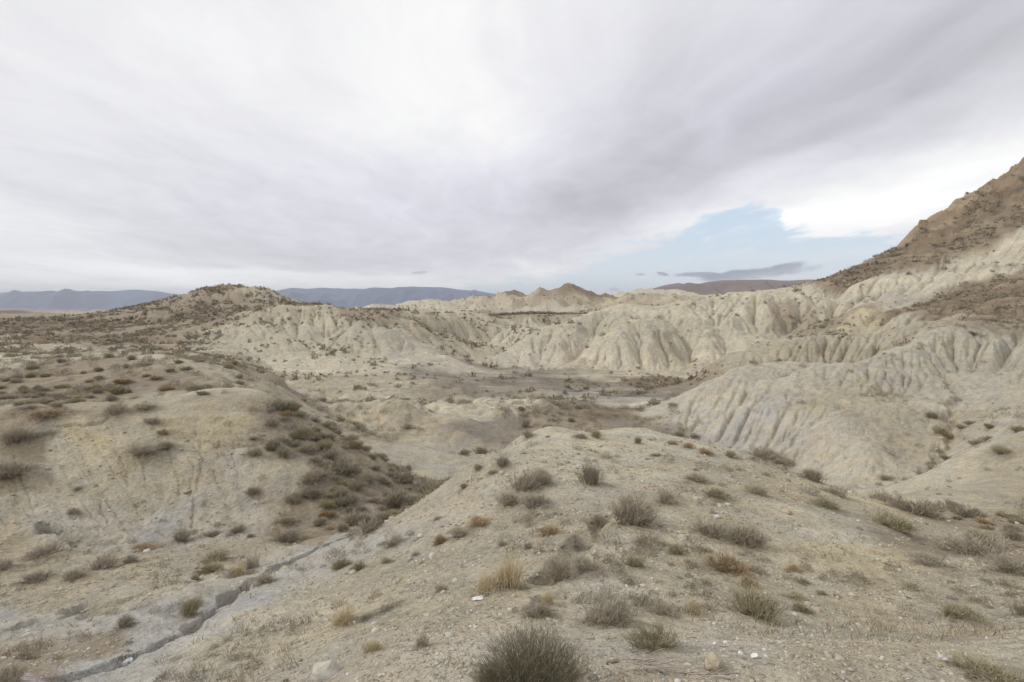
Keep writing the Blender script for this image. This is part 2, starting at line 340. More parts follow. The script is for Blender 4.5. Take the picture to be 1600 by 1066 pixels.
# attribute points: column, distance, soil, gully strength, shrub density, pebbliness
CREAM, GREY, BROWN, TAN, WASH, BLUE, OCHRE = (.505, .462, .385), (.468, .43, .372), (.325, .275, .22), (.43, .385, .31), (.27, .24, .205), (.425, .405, .385), (.48, .42, .31)
ATT = [
 (560, 3, GREY, 0, .0, 1), (800, 3, GREY, 0, .0, 1), (1080, 3, GREY, 0, 0, 1), (1190, 3.2, GREY, 0, 0, 1), (1330, 3.0, TAN, .1, 0, .8), (1560, 3.2, TAN, .1, .0, .6), (1450, 4, TAN, .1, 0, .9),
 (700, 4.5, TAN, .1, .0, 1), (900, 4.4, GREY, .1, 0, 1), (1050, 5, TAN, .1, 0, 1), (1200, 5, TAN, 0, 0, 1), (1500, 6, TAN, .1, .0, 1), (1350, 6.5, OCHRE, .1, .0, .5), (1450, 8, BROWN, .1, .02, .4), (1300, 8, CREAM, .1, 0, .4),
 (1150, 7.5, TAN, 0, .0, 1), (1000, 7, CREAM, 0, .0, 1), (850, 7, TAN, 0, .0, 1), (650, 7, TAN, .1, .0, 1), (520, 7, TAN, .2, .0, .8), (450, 6, GREY, .3, .0, .5), (400, 5, TAN, .3, 0, .6),
 (900, 11, CREAM, 0, .0, .9), (1000, 14, CREAM, 0, .0, .6), (1150, 12, TAN, 0, .0, .8), (1250, 12, OCHRE, 0, 0, .6), (880, 16, CREAM, .1, 0, .3), (950, 16.5, CREAM, .1, 0, .3), (700, 12, TAN, .1, .0, .6), (1400, 10, TAN, .1, .05, .4), (1550, 9, BROWN, .1, .06, .4),
 (100, 4.7, BLUE, .3, .0, .2), (150, 5.1, BLUE, .3, .0, .1), (250, 5.8, BLUE, .3, .0, .1), (290, 5.9, BLUE, .3, .0, .1), (340, 7, BLUE, .3, .0, .05), (300, 6.9, BLUE, .3, .0, .05), (380, 7.9, BLUE, .3, 0, .1), (415, 8.7, BLUE, .3, 0, .1), (200, 6.7, BLUE, .3, .0, .1), (120, 7.0, BLUE, .3, .0, .1), (60, 5.6, BROWN, .2, 0, 1), (150, 6, BROWN, .2, 0, 1), (20, 7.5, BLUE, .4, 0, .1), (220, 8, TAN, .3, .02, .5),
 (450, 10, BLUE, .3, .02, .2), (520, 12, BLUE, .3, .04, .2), (380, 9.6, GREY, .2, .05, .3), (80, 9.5, TAN, .2, .10, .8), (250, 10.5, TAN, .3, .08, .6), (100, 11.5, TAN, .3, .25, .4), (350, 12, TAN, .3, .15, .4), (20, 11, TAN, .3, .2, .4),
 (250, 13.8, BLUE, .9, 0, .1), (190, 13.6, GREY, .9, 0, .2), (100, 14, GREY, .4, .04, .5), (20, 14, TAN, .6, .25, .4), (340, 14.5, GREY, .5, 0, .5),
 (200, 16, TAN, .4, .03, .9), (300, 17, TAN, .4, .02, .9), (400, 17, GREY, .4, .04, .7), (100, 17, GREY, .4, .06, .5), (130, 18, OCHRE, .4, .04, .3), (20, 17, BROWN, .4, .35, .3), (200, 19, TAN, .3, .14, .4), (290, 19, OCHRE, .3, .05, .3), (340, 20, OCHRE, .3, .02, .3),
 (450, 17, TAN, .2, .25, .4), (500, 17, BROWN, .2, .85, .3), (560, 18, BROWN, .2, 1.1, .3), (480, 20, BROWN, .2, .7, .3), (600, 19, BROWN, .2, .9, .3), (620, 16.5, BROWN, .2, .9, .3), (540, 15.6, BROWN, .2, .7, .2), (420, 21, BROWN, .2, .5, .3), (650, 21, BROWN, .2, .5, .2), (350, 21.8, TAN, .2, .1, .3), (100, 20, TAN, .2, .3, .3), (350, 23.5, CREAM, .2, .05, .3), (20, 20, TAN, .3, .3, .3),
 (480, 14, BROWN, .2, .4, .2),
 (100, 30, BROWN, .2, .35, .2), (250, 33, BROWN, .2, .38, .2), (350, 34, TAN, .2, .22, .2), (20, 38, BROWN, .2, .3, .2), (150, 44, BROWN, .2, .35, .2), (270, 46, CREAM, .1, .03, .2), (330, 52, BROWN, .2, .25, .2), (410, 50, BROWN, .3, .22, .2), (30, 55, CREAM, .2, .12, .2), (140, 60, TAN, .2, .12, .2), (250, 62, TAN, .2, .12, .2), (370, 66, BROWN, .3, .2, .2),
 (50, 75, TAN, .3, .2, .2), (200, 80, BROWN, .3, .2, .2), (60, 110, BROWN, .4, .2, .2), (150, 92, DARKB, .4, .2, .2), (250, 115, BROWN, .4, .18, .2), (100, 150, DARKB, .4, .14, .2), (200, 160, BROWN, .5, .12, .2), (330, 150, DARKB, .35, .16, .2), (410, 150, BROWN, .4, .16, .2), (300, 185, BROWN, .35, .14, .2), (380, 180, BROWN, .4, .16, .2), (360, 203, DARKB, .3, .14, .2), (330, 192, BROWN, .35, .14, .2), (440, 195, TAN, .4, .08, .2), (30, 300, BROWN, .5, .03, .2),
 (430, 95, CREAM, .58, .06, .1), (500, 105, CREAM, .58, .08, .1), (480, 120, TAN, .7, .08, .1), (450, 82, CREAM, .58, .05, .1), (560, 95, CREAM, .58, .10, .1), (600, 105, GREY, .58, .03, .1), (650, 93, GREY, .58, .01, .1), (700, 91, GREY, .5, .02, .1), (580, 122, BROWN, .7, .12, .1), (640, 125, TAN, .7, .12, .1), (700, 120, TAN, .7, .10, .1), (740, 108, TAN, .4, .08, .1), (680, 145, TAN, .7, .08, .1),
 (450, 72, TAN, .4, .12, .2), (600, 72, TAN, .2, .08, .2), (520, 60, CREAM, .3, .10, .2), (620, 55, CREAM, .3, .16, .2), (650, 48, TAN, .2, .2, .2), (700, 56, CREAM, .2, .22, .2), (600, 44, TAN, .3, .2, .2), (680, 40, GREY, .3, .14, .2), (700, 34, GREY, .3, .18, .2), (560, 36, TAN, .3, .15, .2), (500, 45, TAN, .3, .14, .2), (650, 30, GREY, .2, .12, .2),
 (750, 66, WASH, .1, .03, .2), (700, 78, WASH, .05, .04, .2), (780, 84, WASH, .05, .03, .2), (860, 88, WASH, .05, .0, .2), (760, 100, WASH, .1, .02, .2), (960, 90, TAN, .1, .02, .2), (900, 78, WASH, .1, .10, .2), (960, 76, WASH, .1, .04, .2), (935, 74, PATCH, .1, .01, .2), (1010, 66, PATCH, .1, .03, .2), (1030, 80, DARKB, .1, .25, .2), (800, 58, CREAM, .1, .2, .2), (850, 66, TAN, .1, .12, .2), (900, 60, WASH, .2, .35, .2), (800, 50, WASH, .2, .3, .2), (760, 48, WASH, .1, .12, .2), (950, 56, DARKB, .2, .7, .2), (880, 50, BROWN, .2, .6, .2), (1010, 58, GREY, .2, .08, .2), (1020, 70, WASH, .2, .5, .2), (990, 50, WASH, .2, .5, .2),
 (790, 160, CREAM, .8, .05, .1), (830, 185, CREAM, .9, .03, .1), (860, 205, BROWN, .2, .05, .1), (740, 165, TAN, .6, .06, .1), (800, 225, BROWN, .2, .03, .1),
 (840, 110, GREY, .7, .01, .1), (800, 112, GREY, .7, .01, .1), (900, 103, TAN, .66, .06, .1), (910, 115, CREAM, .66, .03, .1), (960, 104, CREAM, .66, 0, .1), (1000, 108, CREAM, .66, .0, .1), (1045, 108, TAN, .8, .04, .1), (1090, 110, CREAM, .66, .0, .1), (1000, 130, CREAM, .66, .0, .1), (1100, 135, CREAM, .66, .01, .1), (1180, 122, CREAM, .66, .01, .1), (1200, 145, CREAM, .66, .01, .1), (1250, 140, CREAM, .66, .03, .1),
 (1100, 84, CREAM, .6, .0, .1), (1200, 80, TAN, .6, .03, .1), (1300, 80, TAN, 1, .04, .1), (1400, 82, CREAM, .8, .02, .1), (1250, 90, CREAM, .5, .06, .1), (1350, 94, OCHRE, .6, .03, .1), (1200, 98, CREAM, .5, .02, .1), (1280, 104, BROWN, .4, .10, .1), (1320, 112, CREAM, .8, .02, .1), (1400, 114, GREY, .42, .0, .1), (1460, 122, CREAM, .42, .0, .1), (1550, 127, CREAM, .42, .0, .1),
 (1300, 128, CREAM, .6, .04, .1), (1260, 125, BROWN, .4, .06, .1), (1370, 130, CREAM, .42, .0, .1), (1450, 134, CREAM, .42, .0, .1), (1530, 136, CREAM, .42, .0, .1), (1600, 138, CREAM, .42, .0, .1),
 (1320, 148, DARKB, .18, .18, .1), (1340, 158, DARKB, .18, .18, .1), (1400, 152, DARKB, .18, .18, .1), (1400, 162, DARKB, .18, .18, .1), (1450, 152, DARKB, .18, .18, .1), (1500, 155, DARKB, .18, .18, .1), (1550, 154, DARKB, .18, .18, .1), (1600, 155, DARKB, .18, .18, .1), (1450, 168, ROCKY, .1, .01, .1), (1500, 172, ROCKY, .1, .01, .1), (1450, 161, DARKB, .18, .18, .1), (1550, 166, DARKB, .18, .18, .1), (1600, 166, DARKB, .18, .18, .1), (1600, 176, ROCKY, .2, .02, .1), (1550, 174, ROCKY, .2, .02, .1),
 (1440, 96, DARKB, .4, .10, .1), (1500, 100, DARKB, .4, .12, .1), (1600, 110, DARKB, .4, .12, .1), (1550, 104, DARKB, .4, .12, .1), (1500, 84, DARKB, .4, .12, .1), (1450, 80, TAN, .5, .05, .1), (1580, 80, DARKB, .4, .12, .1), (1540, 68, BROWN, .3, .10, .1), (1600, 64, BROWN, .3, .12, .1),
 (1100, 54, GREY, .72, .0, .1), (1150, 50, GREY, .72, .0, .1), (1230, 50, GREY, .72, .01, .1), (1250, 57, GREY, .7, .02, .1), (1150, 46, BLUE, .72, 0, .1), (1250, 42, GREY, .72, .0, .1), (1300, 48, TAN, .72, .02, .1), (1380, 45, TAN, .72, .06, .1), (1400, 36, TAN, .8, .07, .1), (1330, 35, GREY, .72, .01, .1), (1420, 55, GREY, .72, .03, .1), (1480, 58, GREY, .72, .03, .1), (1560, 57, GREY, .72, .02, .1), (1580, 48, GREY, .72, .02, .1), (1480, 38, TAN, .4, .2, .1), (1500, 45, GREY, .6, .1, .1),
 (1540, 32, GREY, .5, .06, .1), (1500, 26, CREAM, .4, .04, .1), (1590, 25, TAN, .4, .12, .2), (1450, 24, CREAM, .3, .08, .2), (1430, 18, CREAM, .2, .08, .2), (1550, 19, TAN, .3, .12, .2), (1500, 15, TAN, .2, .10, .3), (1590, 13, BROWN, .2, .15, .3), (1300, 20, TAN, .2, .1, .2), (1000, 22, TAN, .3, .1, .2), (800, 22, TAN, .3, .15, .2),
 (660, 340, CREAM, .9, .01, 0), (720, 370, CREAM, .9, .01, 0), (800, 380, TAN, .9, .012, 0), (850, 390, BROWN, .9, .01, 0), (887, 425, DARKB, .4, .008, 0), (887, 405, DARKB, .5, .008, 0), (875, 412, DARKB, .4, .008, 0), (905, 412, DARKB, .4, .008, 0), (940, 390, OCHRE, .8, .005, 0), (1000, 400, TAN, .9, .01, 0), (800, 300, GREY, .9, .0, 0), (1020, 580, CREAM, .9, .0, 0), (1080, 590, CREAM, .9, .01, 0), (900, 260, BROWN, .3, .02, 0), (1050, 250, BROWN, .5, .02, 0), (600, 250, BROWN, .5, .02, 0), (1400, 250, BROWN, .3, .01, 0), (800, 700, TAN, .5, 0, 0), (300, 300, BROWN, .5, .02, 0)]
for a in list(ATT):
    if a[0] < 70: ATT.append((a[0] - 500,) + a[1:])
    if a[0] > 1530: ATT.append((a[0] + 500,) + a[1:])
AP = np.array([[(a[0] - 800) / FX, math.log(a[1])] for a in ATT]); AV = np.array([list(a[2]) + [a[3], a[4], a[5]] for a in ATT])
def attrs(p, q):
    sh = p.shape; p = p.ravel(); q = q.ravel(); out = np.empty((p.size, 6))
    for i in range(0, p.size, 20000):
        d2 = (p[i:i + 20000, None] - AP[:, 0]) ** 2 + ((q[i:i + 20000, None] - AP[:, 1]) * 1.15) ** 2 + 4e-4
        w = d2 ** -3.0; w /= w.sum(1, keepdims=True); out[i:i + 20000] = w @ AV
    return out.reshape(sh + (6,))
wpc = fbm(Pc * 9, Qc * 9, 4, 3) * .035; wqc = fbm(Pc * 9 + 40, Qc * 9, 4, 9) * .045
Ac = attrs(Pc + wpc, Qc + wqc)
A = np.stack([bilin(Ac[..., i], pcc, qcc, Pg, Qg) for i in range(6)], -1)
GA, VEG, PEB = A[..., 3], A[..., 4], A[..., 5]

def grads(Z):
    dp = np.gradient(Z, pc, axis=1); dq = np.gradient(Z, qc, axis=0)
    return dp / Yg, (dq - Pg * dp) / Yg
def lod(lam): return sstep(.004, .014, lam / Yg) * (1 - sstep(.16, .45, lam / Yg))
relief = np.zeros_like(Z)
# broad unevenness, then gullies coarse to fine
for lam, k, sd_ in ((28, .045, 1), (11, .045, 2), (4.5, .055, 3), (1.7, .065, 4), (.6, .07, 5), (.22, .08, 6), (.08, .10, 8)):
    Z += perlin(Xg / lam, Yg / lam, sd_ * 31) * lam * k * lod(lam) * (.35 + .65 * np.clip(GA + .25, 0, 1))
def smooth(G, n):
    for _ in range(n):
        H = G.copy(); H[:, 1:-1] = (G[:, :-2] + 2 * G[:, 1:-1] + G[:, 2:]) / 4; G = H.copy(); G[1:-1] = (H[:-2] + 2 * H[1:-1] + H[2:]) / 4
    return G
def flow_carve(Zs, pa, qa, ga, iters, k, amax, dif):
    """rain-cut gullies: steepest-descent drainage area, channels cut by area and slope"""
    nr, nc = Zs.shape; Y_ = np.exp(qa)[:, None] * np.ones((1, nc)); dxm = Y_ * np.gradient(pa)[None]; dym = Y_ * np.gradient(qa)[:, None]
    cell = (dxm * dym); idx = np.arange(nr * nc).reshape(nr, nc); tot = np.zeros_like(Zs)
    for it in range(iters):
        Zp = np.pad(Zs, 1, constant_values=1e9); best = np.zeros_like(Zs); rec = idx.copy()
        for a, b in ((-1, -1), (-1, 0), (-1, 1), (0, -1), (0, 1), (1, -1), (1, 0), (1, 1)):
            d = np.sqrt((dxm * b) ** 2 + (dym * a) ** 2); g = (Zs - Zp[1 + a:nr + 1 + a, 1 + b:nc + 1 + b]) / d
            m = g > best; best[m] = g[m]; rec[m] = (idx + a * nc + b)[m]
        acc = cell.ravel().tolist(); r = rec.ravel().tolist()
        for n_ in np.argsort(-Zs, axis=None, kind='stable').tolist():
            t = r[n_]
            if t != n_: acc[t] += acc[n_]
        A_ = np.array(acc).reshape(nr, nc)
        Yn = np.minimum(Y_ / 60, 3.0)
        cut = k * Yn ** .5 * np.minimum(best, .9) * np.sqrt(np.clip(A_ - cell * 3, 0, amax * Yn ** 1.2)) * ga
        cut *= sstep(.07, .22, best) * (1 - .75 * sstep(230, 320, Y_))
        cut = smooth(cut, 1); Zs = Zs - cut; tot += cut
        Zs = Zs * (1 - dif) + smooth(Zs, 1) * dif
    return Zs, tot
def coarse_carve(Z, st, *a):
    ip = np.unique(np.concatenate([np.arange(0, NP_, st), [NP_ - 1]])); iq = np.unique(np.concatenate([np.arange(0, NQ, st), [NQ - 1]]))
    Zs = smooth(Z, max(1, st // 2))[np.ix_(iq, ip)]; Z2, tot = flow_carve(Zs.copy(), pc[ip], qc[iq], np.clip(GA * 1.1, 0, 1)[np.ix_(iq, ip)], *a)
    up = lambda G: bilin(G, pc[ip], qc[iq], Pg, Qg)
    return Z + up(Z2 - Zs), up(tot)
for lam, k in ((26, .17), (11, .15), (5, .08)):
    rp = perlin(Xg / lam + 50, Yg / lam, 71); Z += (rp if lam > 20 else (.42 - np.abs(rp) * 1.9) * .42) * lam * k * lod(lam) * np.clip(GA, 0, 1) * 1.2
for st, it, k, amax, dif in ((6, 5, .052, 420, .1), (3, 6, .048, 80, .1), (1, 5, .12, 8, .09)):
    Z += perlin(Pg * 260 / st, Qg * 260 / st, 90 + st) * Yg * .0011 * st ** .8 * np.clip(GA, 0, 1)
    Z, tot = coarse_carve(Z, st, it, k, amax, dif)
    loc = tot - smooth(tot, 6); relief -= np.clip(loc / (Yg * .0035), -.6, 1.2) * .5
far = sstep(300, 340, Yg) * (1 - sstep(440, 480, Yg)) * sstep(-.17, -.04, Pg) * (1 - sstep(.30, .42, Pg))
far *= 1 - .85 * np.exp(-(np.hypot(Xg - 45.5, (Yg - 418) * .7) / 24) ** 2)
for lam, k in ((52, .17), (24, .2), (11, .16)):
    Z += far * lam * k * (.45 - np.abs(perlin(Xg / lam + 3, Yg / lam / 1.4, 333 + lam)) * 1.5)
px_ = (887 - 800) / FX * 418; rr_ = np.hypot(Xg - px_, (Yg - 418) * .7)
cfx = np.interp(ctrl[:, 0], pc, np.arange(NP_)); cfy = np.interp(ctrl[:, 2], qc, np.arange(NQ)); okc = (np.abs(ctrl[:, 0]) < 1.3) & (ctrl[:, 2] > math.log(2.2)) & (ctrl[:, 2] < math.log(880))
cs = ctrl[okc]; Zr = smooth(Z, 3); res = cs[:, 1] - (-Zr[np.round(cfy[okc]).astype(int), np.round(cfx[okc]).astype(int)] / np.exp(cs[:, 2]))
corr = np.zeros_like(Pc).ravel(); pf, qf = Pc.ravel(), Qc.ravel()
for i in range(0, pf.size, 20000):
    d2 = (pf[i:i + 20000, None] - cs[:, 0]) ** 2 + (qf[i:i + 20000, None] - cs[:, 2]) ** 2
    w = np.exp(-d2 / (2 * .035 ** 2)); corr[i:i + 20000] = (w @ res) / (w.sum(1) + .15)
Z -= bilin(corr.reshape(Pc.shape), pcc, qcc, Pg, Qg) * Yg
Z += 3.6 * np.clip(1 - rr_ / 14, 0, 1) ** 1.15
Z += .7 * np.clip(1 - np.hypot((Xg + 111.5) / 26, (Yg - 203) / 16), 0, 1) ** 1.1
flat_ = sstep(36, 44, Yg) * (1 - sstep(66, 80, Yg)) * sstep(-.55, -.45, Pg) * (1 - sstep(.1, .2, Pg))
Z += flat_ * (fbm(Xg / 7, Yg / 5, 4, 401) * .55 + np.clip(perlin(Xg / 4.5, Yg / 3.5, 404) - .15, 0, 1) * 1.3)
Z += 2.0 * np.exp(-(((Xg + 11.8) / 2.9) ** 2 + ((Yg - 52.5) / 2.6) ** 2) ** 1.4)
for lam, k in ((2.2, .05), (.8, .05)):
    Z += perlin(Xg / lam, Yg / lam, 61) * lam * k * lod(lam) * .6
# the cut gully in the foreground left, and small ledges
def carve(pts, depth, width, floor=.25):
    """incised channel along photo-space control points (column, distance)"""
    P = np.array([[(u - 800) / FX * y, y] for u, y in pts]); best = np.full(Z.shape, 1e9); 
    x0, x1, y0, y1 = P[:, 0].min() - 3 * width, P[:, 0].max() + 3 * width, P[:, 1].min() - 3 * width, P[:, 1].max() + 3 * width
    msk = (Xg > x0) & (Xg < x1) & (Yg > y0) & (Yg < y1)
    wx = Xg[msk] + perlin(Xg[msk] * 1.1 / width * .5, Yg[msk] * .5 / width, 88) * width * .9; wy = Yg[msk] + perlin(Xg[msk] * .5 / width + 7, Yg[msk] * .5 / width, 89) * width * .9
    b = np.full(wx.shape, 1e9)
    for a, c in zip(P[:-1], P[1:]):
        d = c - a; L = d @ d; t = np.clip(((wx - a[0]) * d[0] + (wy - a[1]) * d[1]) / L, 0, 1)
        b = np.minimum(b, np.hypot(wx - a[0] - t * d[0], wy - a[1] - t * d[1]))
    k = depth * (1 - sstep(width * floor, width, b))
    Z[msk] -= k; relief[msk] -= k / depth * .35
carve([(60, 4.8), (180, 5.3), (250, 5.8), (300, 6.3), (340, 7.2), (400, 8.9), (450, 10.2), (500, 11.5), (560, 13)], .32, .15, .1)
carve([(-100, 6.2), (0, 7.2), (60, 7.7), (120, 8.0), (240, 8.6), (330, 9.4), (400, 9.6)], .22, .22, .1)
carve([(120, 8.2), (200, 7.2), (290, 7.0), (330, 7.2)], .16, .2, .1)
carve([(70, 13.6), (110, 13.2), (150, 12.8), (210, 13.0)], .35, .28)
carve([(300, 14.2), (305, 15.5), (320, 17.5)], .05, .08)
carve([(855, 5.0), (905, 6.0), (925, 6.6), (935, 7.4)], .16, .22)
carve([(815, 4.0), (850, 4.25), (885, 4.45)], .07, .10)
carve([(1265, 7.4), (1330, 6.9), (1370, 6.8)], .05, .06)
carve([(260, 18.6), (300, 18.4), (350, 18.1), (400, 18.2)], .18, .14)
carve([(90, 18.0), (140, 18.4), (165, 18.8)], .2, .16)
carve([(1390, 28), (1440, 30.5), (1478, 34), (1490, 38), (1480, 42), (1500, 47), (1475, 53)], .5, .5)
# strata ledges on the big slope, upper right
led = sstep(150, 160, Yg) * (1 - sstep(184, 195, Yg)) * sstep(.74, .80, Pg)
zz = Z + 3 * perlin(Xg / 30, Yg / 30, 55) - .5 * Xg
step = 3.4; fr = zz / step - np.floor(zz / step)
Z += led * step * .6 * (sstep(.35, .55, fr) - fr) * (.7 + .6 * perlin(Xg / 12, Yg / 12, 56))
Z += led * (fbm(Xg / 5, Yg / 5, 4, 58) * 1.5 + (.3 - np.abs(perlin(Xg / 9, Yg / 9, 59))) * 2.2)
# ochre banding on left hill face
led2 = np.exp(-((Pg + .60) / .09) ** 2) * sstep(2.86, 2.9, Qg) * (1 - sstep(3.02, 3.08, Qg))
fr2 = Z / .28 - np.floor(Z / .28); Z += led2 * .12 * (sstep(.3, .7, fr2) - fr2)

# soil colour
gx, gy = grads(Z); sl = np.sqrt(gx * gx + gy * gy)
Cc = A[..., :3].copy()
n1 = fbm(Xg / 6, Yg / 6, 4, 101); n2 = fbm(Xg / 1.3, Yg / 1.3, 4, 131); n3 = fbm(Xg / 22, Yg / 22, 3, 151)
Cc *= (1 + .10 * n1 + .08 * n2 + .06 * n3)[..., None]
Z0_ = 0
strat = fbm(Z * .45 + .4 * n1, Z * 0 + 3.3, 3, 171) * sstep(25, 50, Yg) * sstep(.2, .5, sl)
Cc *= (1 + .13 * strat)[..., None]
bz = (1 - sstep(.24, .34, Cc[..., 0])) * sstep(60, 80, Yg) * sstep(.3, .5, Pg)
Cc *= (1 + bz * (.35 * fbm(Xg / 3, Yg / 3, 4, 501) + .3 * fbm(Xg / 12, Yg / 12, 3, 505)))[..., None]
Cc[..., 0] *= 1 + .02 * strat; Cc[..., 2] *= 1 - .03 * n1
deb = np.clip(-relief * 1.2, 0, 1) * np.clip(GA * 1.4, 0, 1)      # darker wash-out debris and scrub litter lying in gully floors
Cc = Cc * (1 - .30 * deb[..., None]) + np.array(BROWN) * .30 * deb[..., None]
bluei = np.exp(-((Z + 10.6 + .5 * n2) / .7) ** 2) * sstep(38, 42, Yg) * (1 - sstep(56, 60, Yg)) * sstep(.25, .3, Pg)
Cc = Cc * (1 - .6 * bluei[..., None]) + np.array(BLUE) * .6 * bluei[..., None]
mott = sstep(.05, .5, n2 + .4 * n1) * np.clip(VEG * 2.2, 0, .55)
Cc = Cc * (1 - mott[..., None]) + np.array((.235, .195, .145)) * mott[..., None]
wl = (fbm(Xg / 20 + Yg / 40, Yg / 3.0, 4, 191) + .9 * fbm(Xg / 5, Yg / 4, 4, 195)) * sstep(48, 60, Yg) * (1 - sstep(105, 115, Yg)) * (sl < .2)
Cc *= (1 + .34 * wl)[..., None]
lb = led * sstep(.3, .45, fr) * (1 - sstep(.6, .75, fr)); Cc = Cc * (1 - .7 * lb[..., None]) + np.array((.25, .185, .13)) * .7 * lb[..., None]
Cc = np.clip(Cc * np.array((.99, .99, .93)), .03, .62)

def grid_mesh(name, X, Y, Z, cols=None, peb=None, mat=None):
    nr, nc = X.shape; me = bpy.data.meshes.new(name)
    co = np.stack([X, Y, Z], -1).astype(np.float32).reshape(-1)
    idx = np.arange(nr * nc).reshape(nr, nc)
    F = np.stack([idx[:-1, :-1], idx[:-1, 1:], idx[1:, 1:], idx[1:, :-1]], -1).reshape(-1, 4)
    me.vertices.add(nr * nc); me.vertices.foreach_set('co', co)
    me.loops.add(F.size); me.loops.foreach_set('vertex_index', F.ravel().astype(np.int32))
    me.polygons.add(len(F)); me.polygons.foreach_set('loop_start', np.arange(0, F.size, 4, dtype=np.int32))
    me.polygons.foreach_set('use_smooth', np.ones(len(F), bool))
    me.update(calc_edges=True)
    if cols is not None:
        at = me.color_attributes.new('soil', 'FLOAT_COLOR', 'POINT')
        cc = np.concatenate([cols.reshape(-1, 3), (peb if peb is not None else np.zeros(nr * nc)).reshape(-1, 1)], 1).astype(np.float32)
        at.data.foreach_set('color', cc.ravel())
    if mat: me.materials.append(mat)
    o = bpy.data.objects.new(name, me); COL.objects.link(o); return o

def principled(T, base, rough=.95, normal=None):
    b = T.n('ShaderNodeBsdfPrincipled'); T.put(b.inputs['Base Color'], base if isinstance(base, bpy.types.NodeSocket) else tuple(base) + (1,)); b.inputs['Roughness'].default_value = rough
    b.inputs['Specular IOR Level'].default_value = .15
    if normal is not None: T.put(b.inputs['Normal'], normal)
    T.put(T.n('ShaderNodeOutputMaterial').inputs[0], b.outputs[0]); return b
def mat_new(name):
    m = bpy.data.materials.new(name); m.use_nodes = True; return m, NT(m.node_tree)

# ground material: soil colour x gravel and grit at several sizes, with bump
gm, T = mat_new('badland_soil')
att = T.n('ShaderNodeVertexColor', layer_name='soil')
pos = T.n('ShaderNodeNewGeometry').outputs['Position']
peb = att.outputs['Alpha']
near = T.m('MAXIMUM', T.m('MULTIPLY', peb, 1.0), .15)
g1 = T.noise(pos, 55, 3, .6); g2 = T.noise(pos, 9, 5, .6); g3 = T.noise(pos, 1.6, 6, .6); g4 = T.noise(pos, .35, 5, .55)
vc = T.vor(pos, 34, out='Color'); vd = T.vor(pos, 34); vc2 = T.vor(pos, 12, out='Color'); vd2 = T.vor(pos, 12)
sepc = T.n('ShaderNodeSeparateColor'); T.put(sepc.inputs[0], vc); sepd = T.n('ShaderNodeSeparateColor'); T.put(sepd.inputs[0], vc2)
f = T.m('MULTIPLY_ADD', T.m('SUBTRACT', g1, .5), .8, 1.0)
f = T.m('MULTIPLY_ADD', T.m('SUBTRACT', g2, .5), .95, f)
f = T.m('MULTIPLY_ADD', T.m('SUBTRACT', g3, .5), .8, f)
f = T.m('MULTIPLY_ADD', T.m('SUBTRACT', g4, .5), .25, f)
stone = T.m('MULTIPLY', T.mr(vd, .40, .28), T.mr(sepc.outputs[0], .62, .72)); stone = T.m('MULTIPLY', stone, near)
stone2 = T.m('MULTIPLY', T.mr(vd2, .36, .27), T.mr(sepd.outputs[0], .66, .74)); stone2 = T.m('MULTIPLY', stone2, near)
sb = T.m('MULTIPLY_ADD', T.m('SUBTRACT', sepc.outputs[1], .42), .9, 1.0)
f = T.m('MULTIPLY', f, T.m('MULTIPLY_ADD', stone, T.m('SUBTRACT', sb, 1.0), 1.0))
f = T.m('MULTIPLY', f, T.m('MULTIPLY_ADD', stone2, T.m('MULTIPLY', T.m('SUBTRACT', sepd.outputs[1], .5), 1.0), 1.0))
base = T.vm('SCALE', att.outputs['Color'], f)
tint = T.mix(T.mr(T.noise(pos, .9, 4, .6), .38, .66), (1.03, 1.0, .95), (.97, 1.0, 1.05))
base = T.mix(1.0, base, tint, 'MULTIPLY')
hgt = T.m('MULTIPLY', g1, .018); hgt = T.m('MULTIPLY_ADD', g2, .085, hgt); hgt = T.m('MULTIPLY_ADD', g3, .26, hgt); hgt = T.m('MULTIPLY_ADD', g4, .22, hgt)
hgt = T.m('MULTIPLY_ADD', stone, .010, hgt); hgt = T.m('MULTIPLY_ADD', stone2, .022, hgt)
bp = T.n('ShaderNodeBump'); bp.inputs['Strength'].default_value = 1.0; bp.inputs['Distance'].default_value = 1.0; T.put(bp.inputs['Height'], hgt)
principled(T, base, .97, bp.outputs[0])

ROWS = [0, int(np.searchsorted(qc, math.log(220))), NQ]
def struct(o): o['kind'] = 'structure'; return o
i1 = ROWS[1]
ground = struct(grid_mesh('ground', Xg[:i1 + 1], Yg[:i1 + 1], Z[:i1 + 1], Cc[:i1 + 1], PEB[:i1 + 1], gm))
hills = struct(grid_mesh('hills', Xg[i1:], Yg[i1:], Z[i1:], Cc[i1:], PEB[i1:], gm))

# ------------------------------------------------------------------ far plain and mountains
pm, T = mat_new('plain_soil'); pos = T.n('ShaderNodeNewGeometry').outputs['Position']
principled(T, T.mix(T.mr(T.noise(pos, .004, 6, .6), .4, .62), (.30, .26, .20), (.40, .36, .28)), .95)
rr = np.array([0, 30, 120, 500, 2000, 6000, 14000.]); aa = np.linspace(0, 2 * np.pi, 73)
R_, A_ = np.meshgrid(rr, aa, indexing='ij')
plain = struct(grid_mesh('plain', R_ * np.cos(A_), R_ * np.sin(A_), -30 - 0 * R_ - R_ * .0035, None, None, pm))

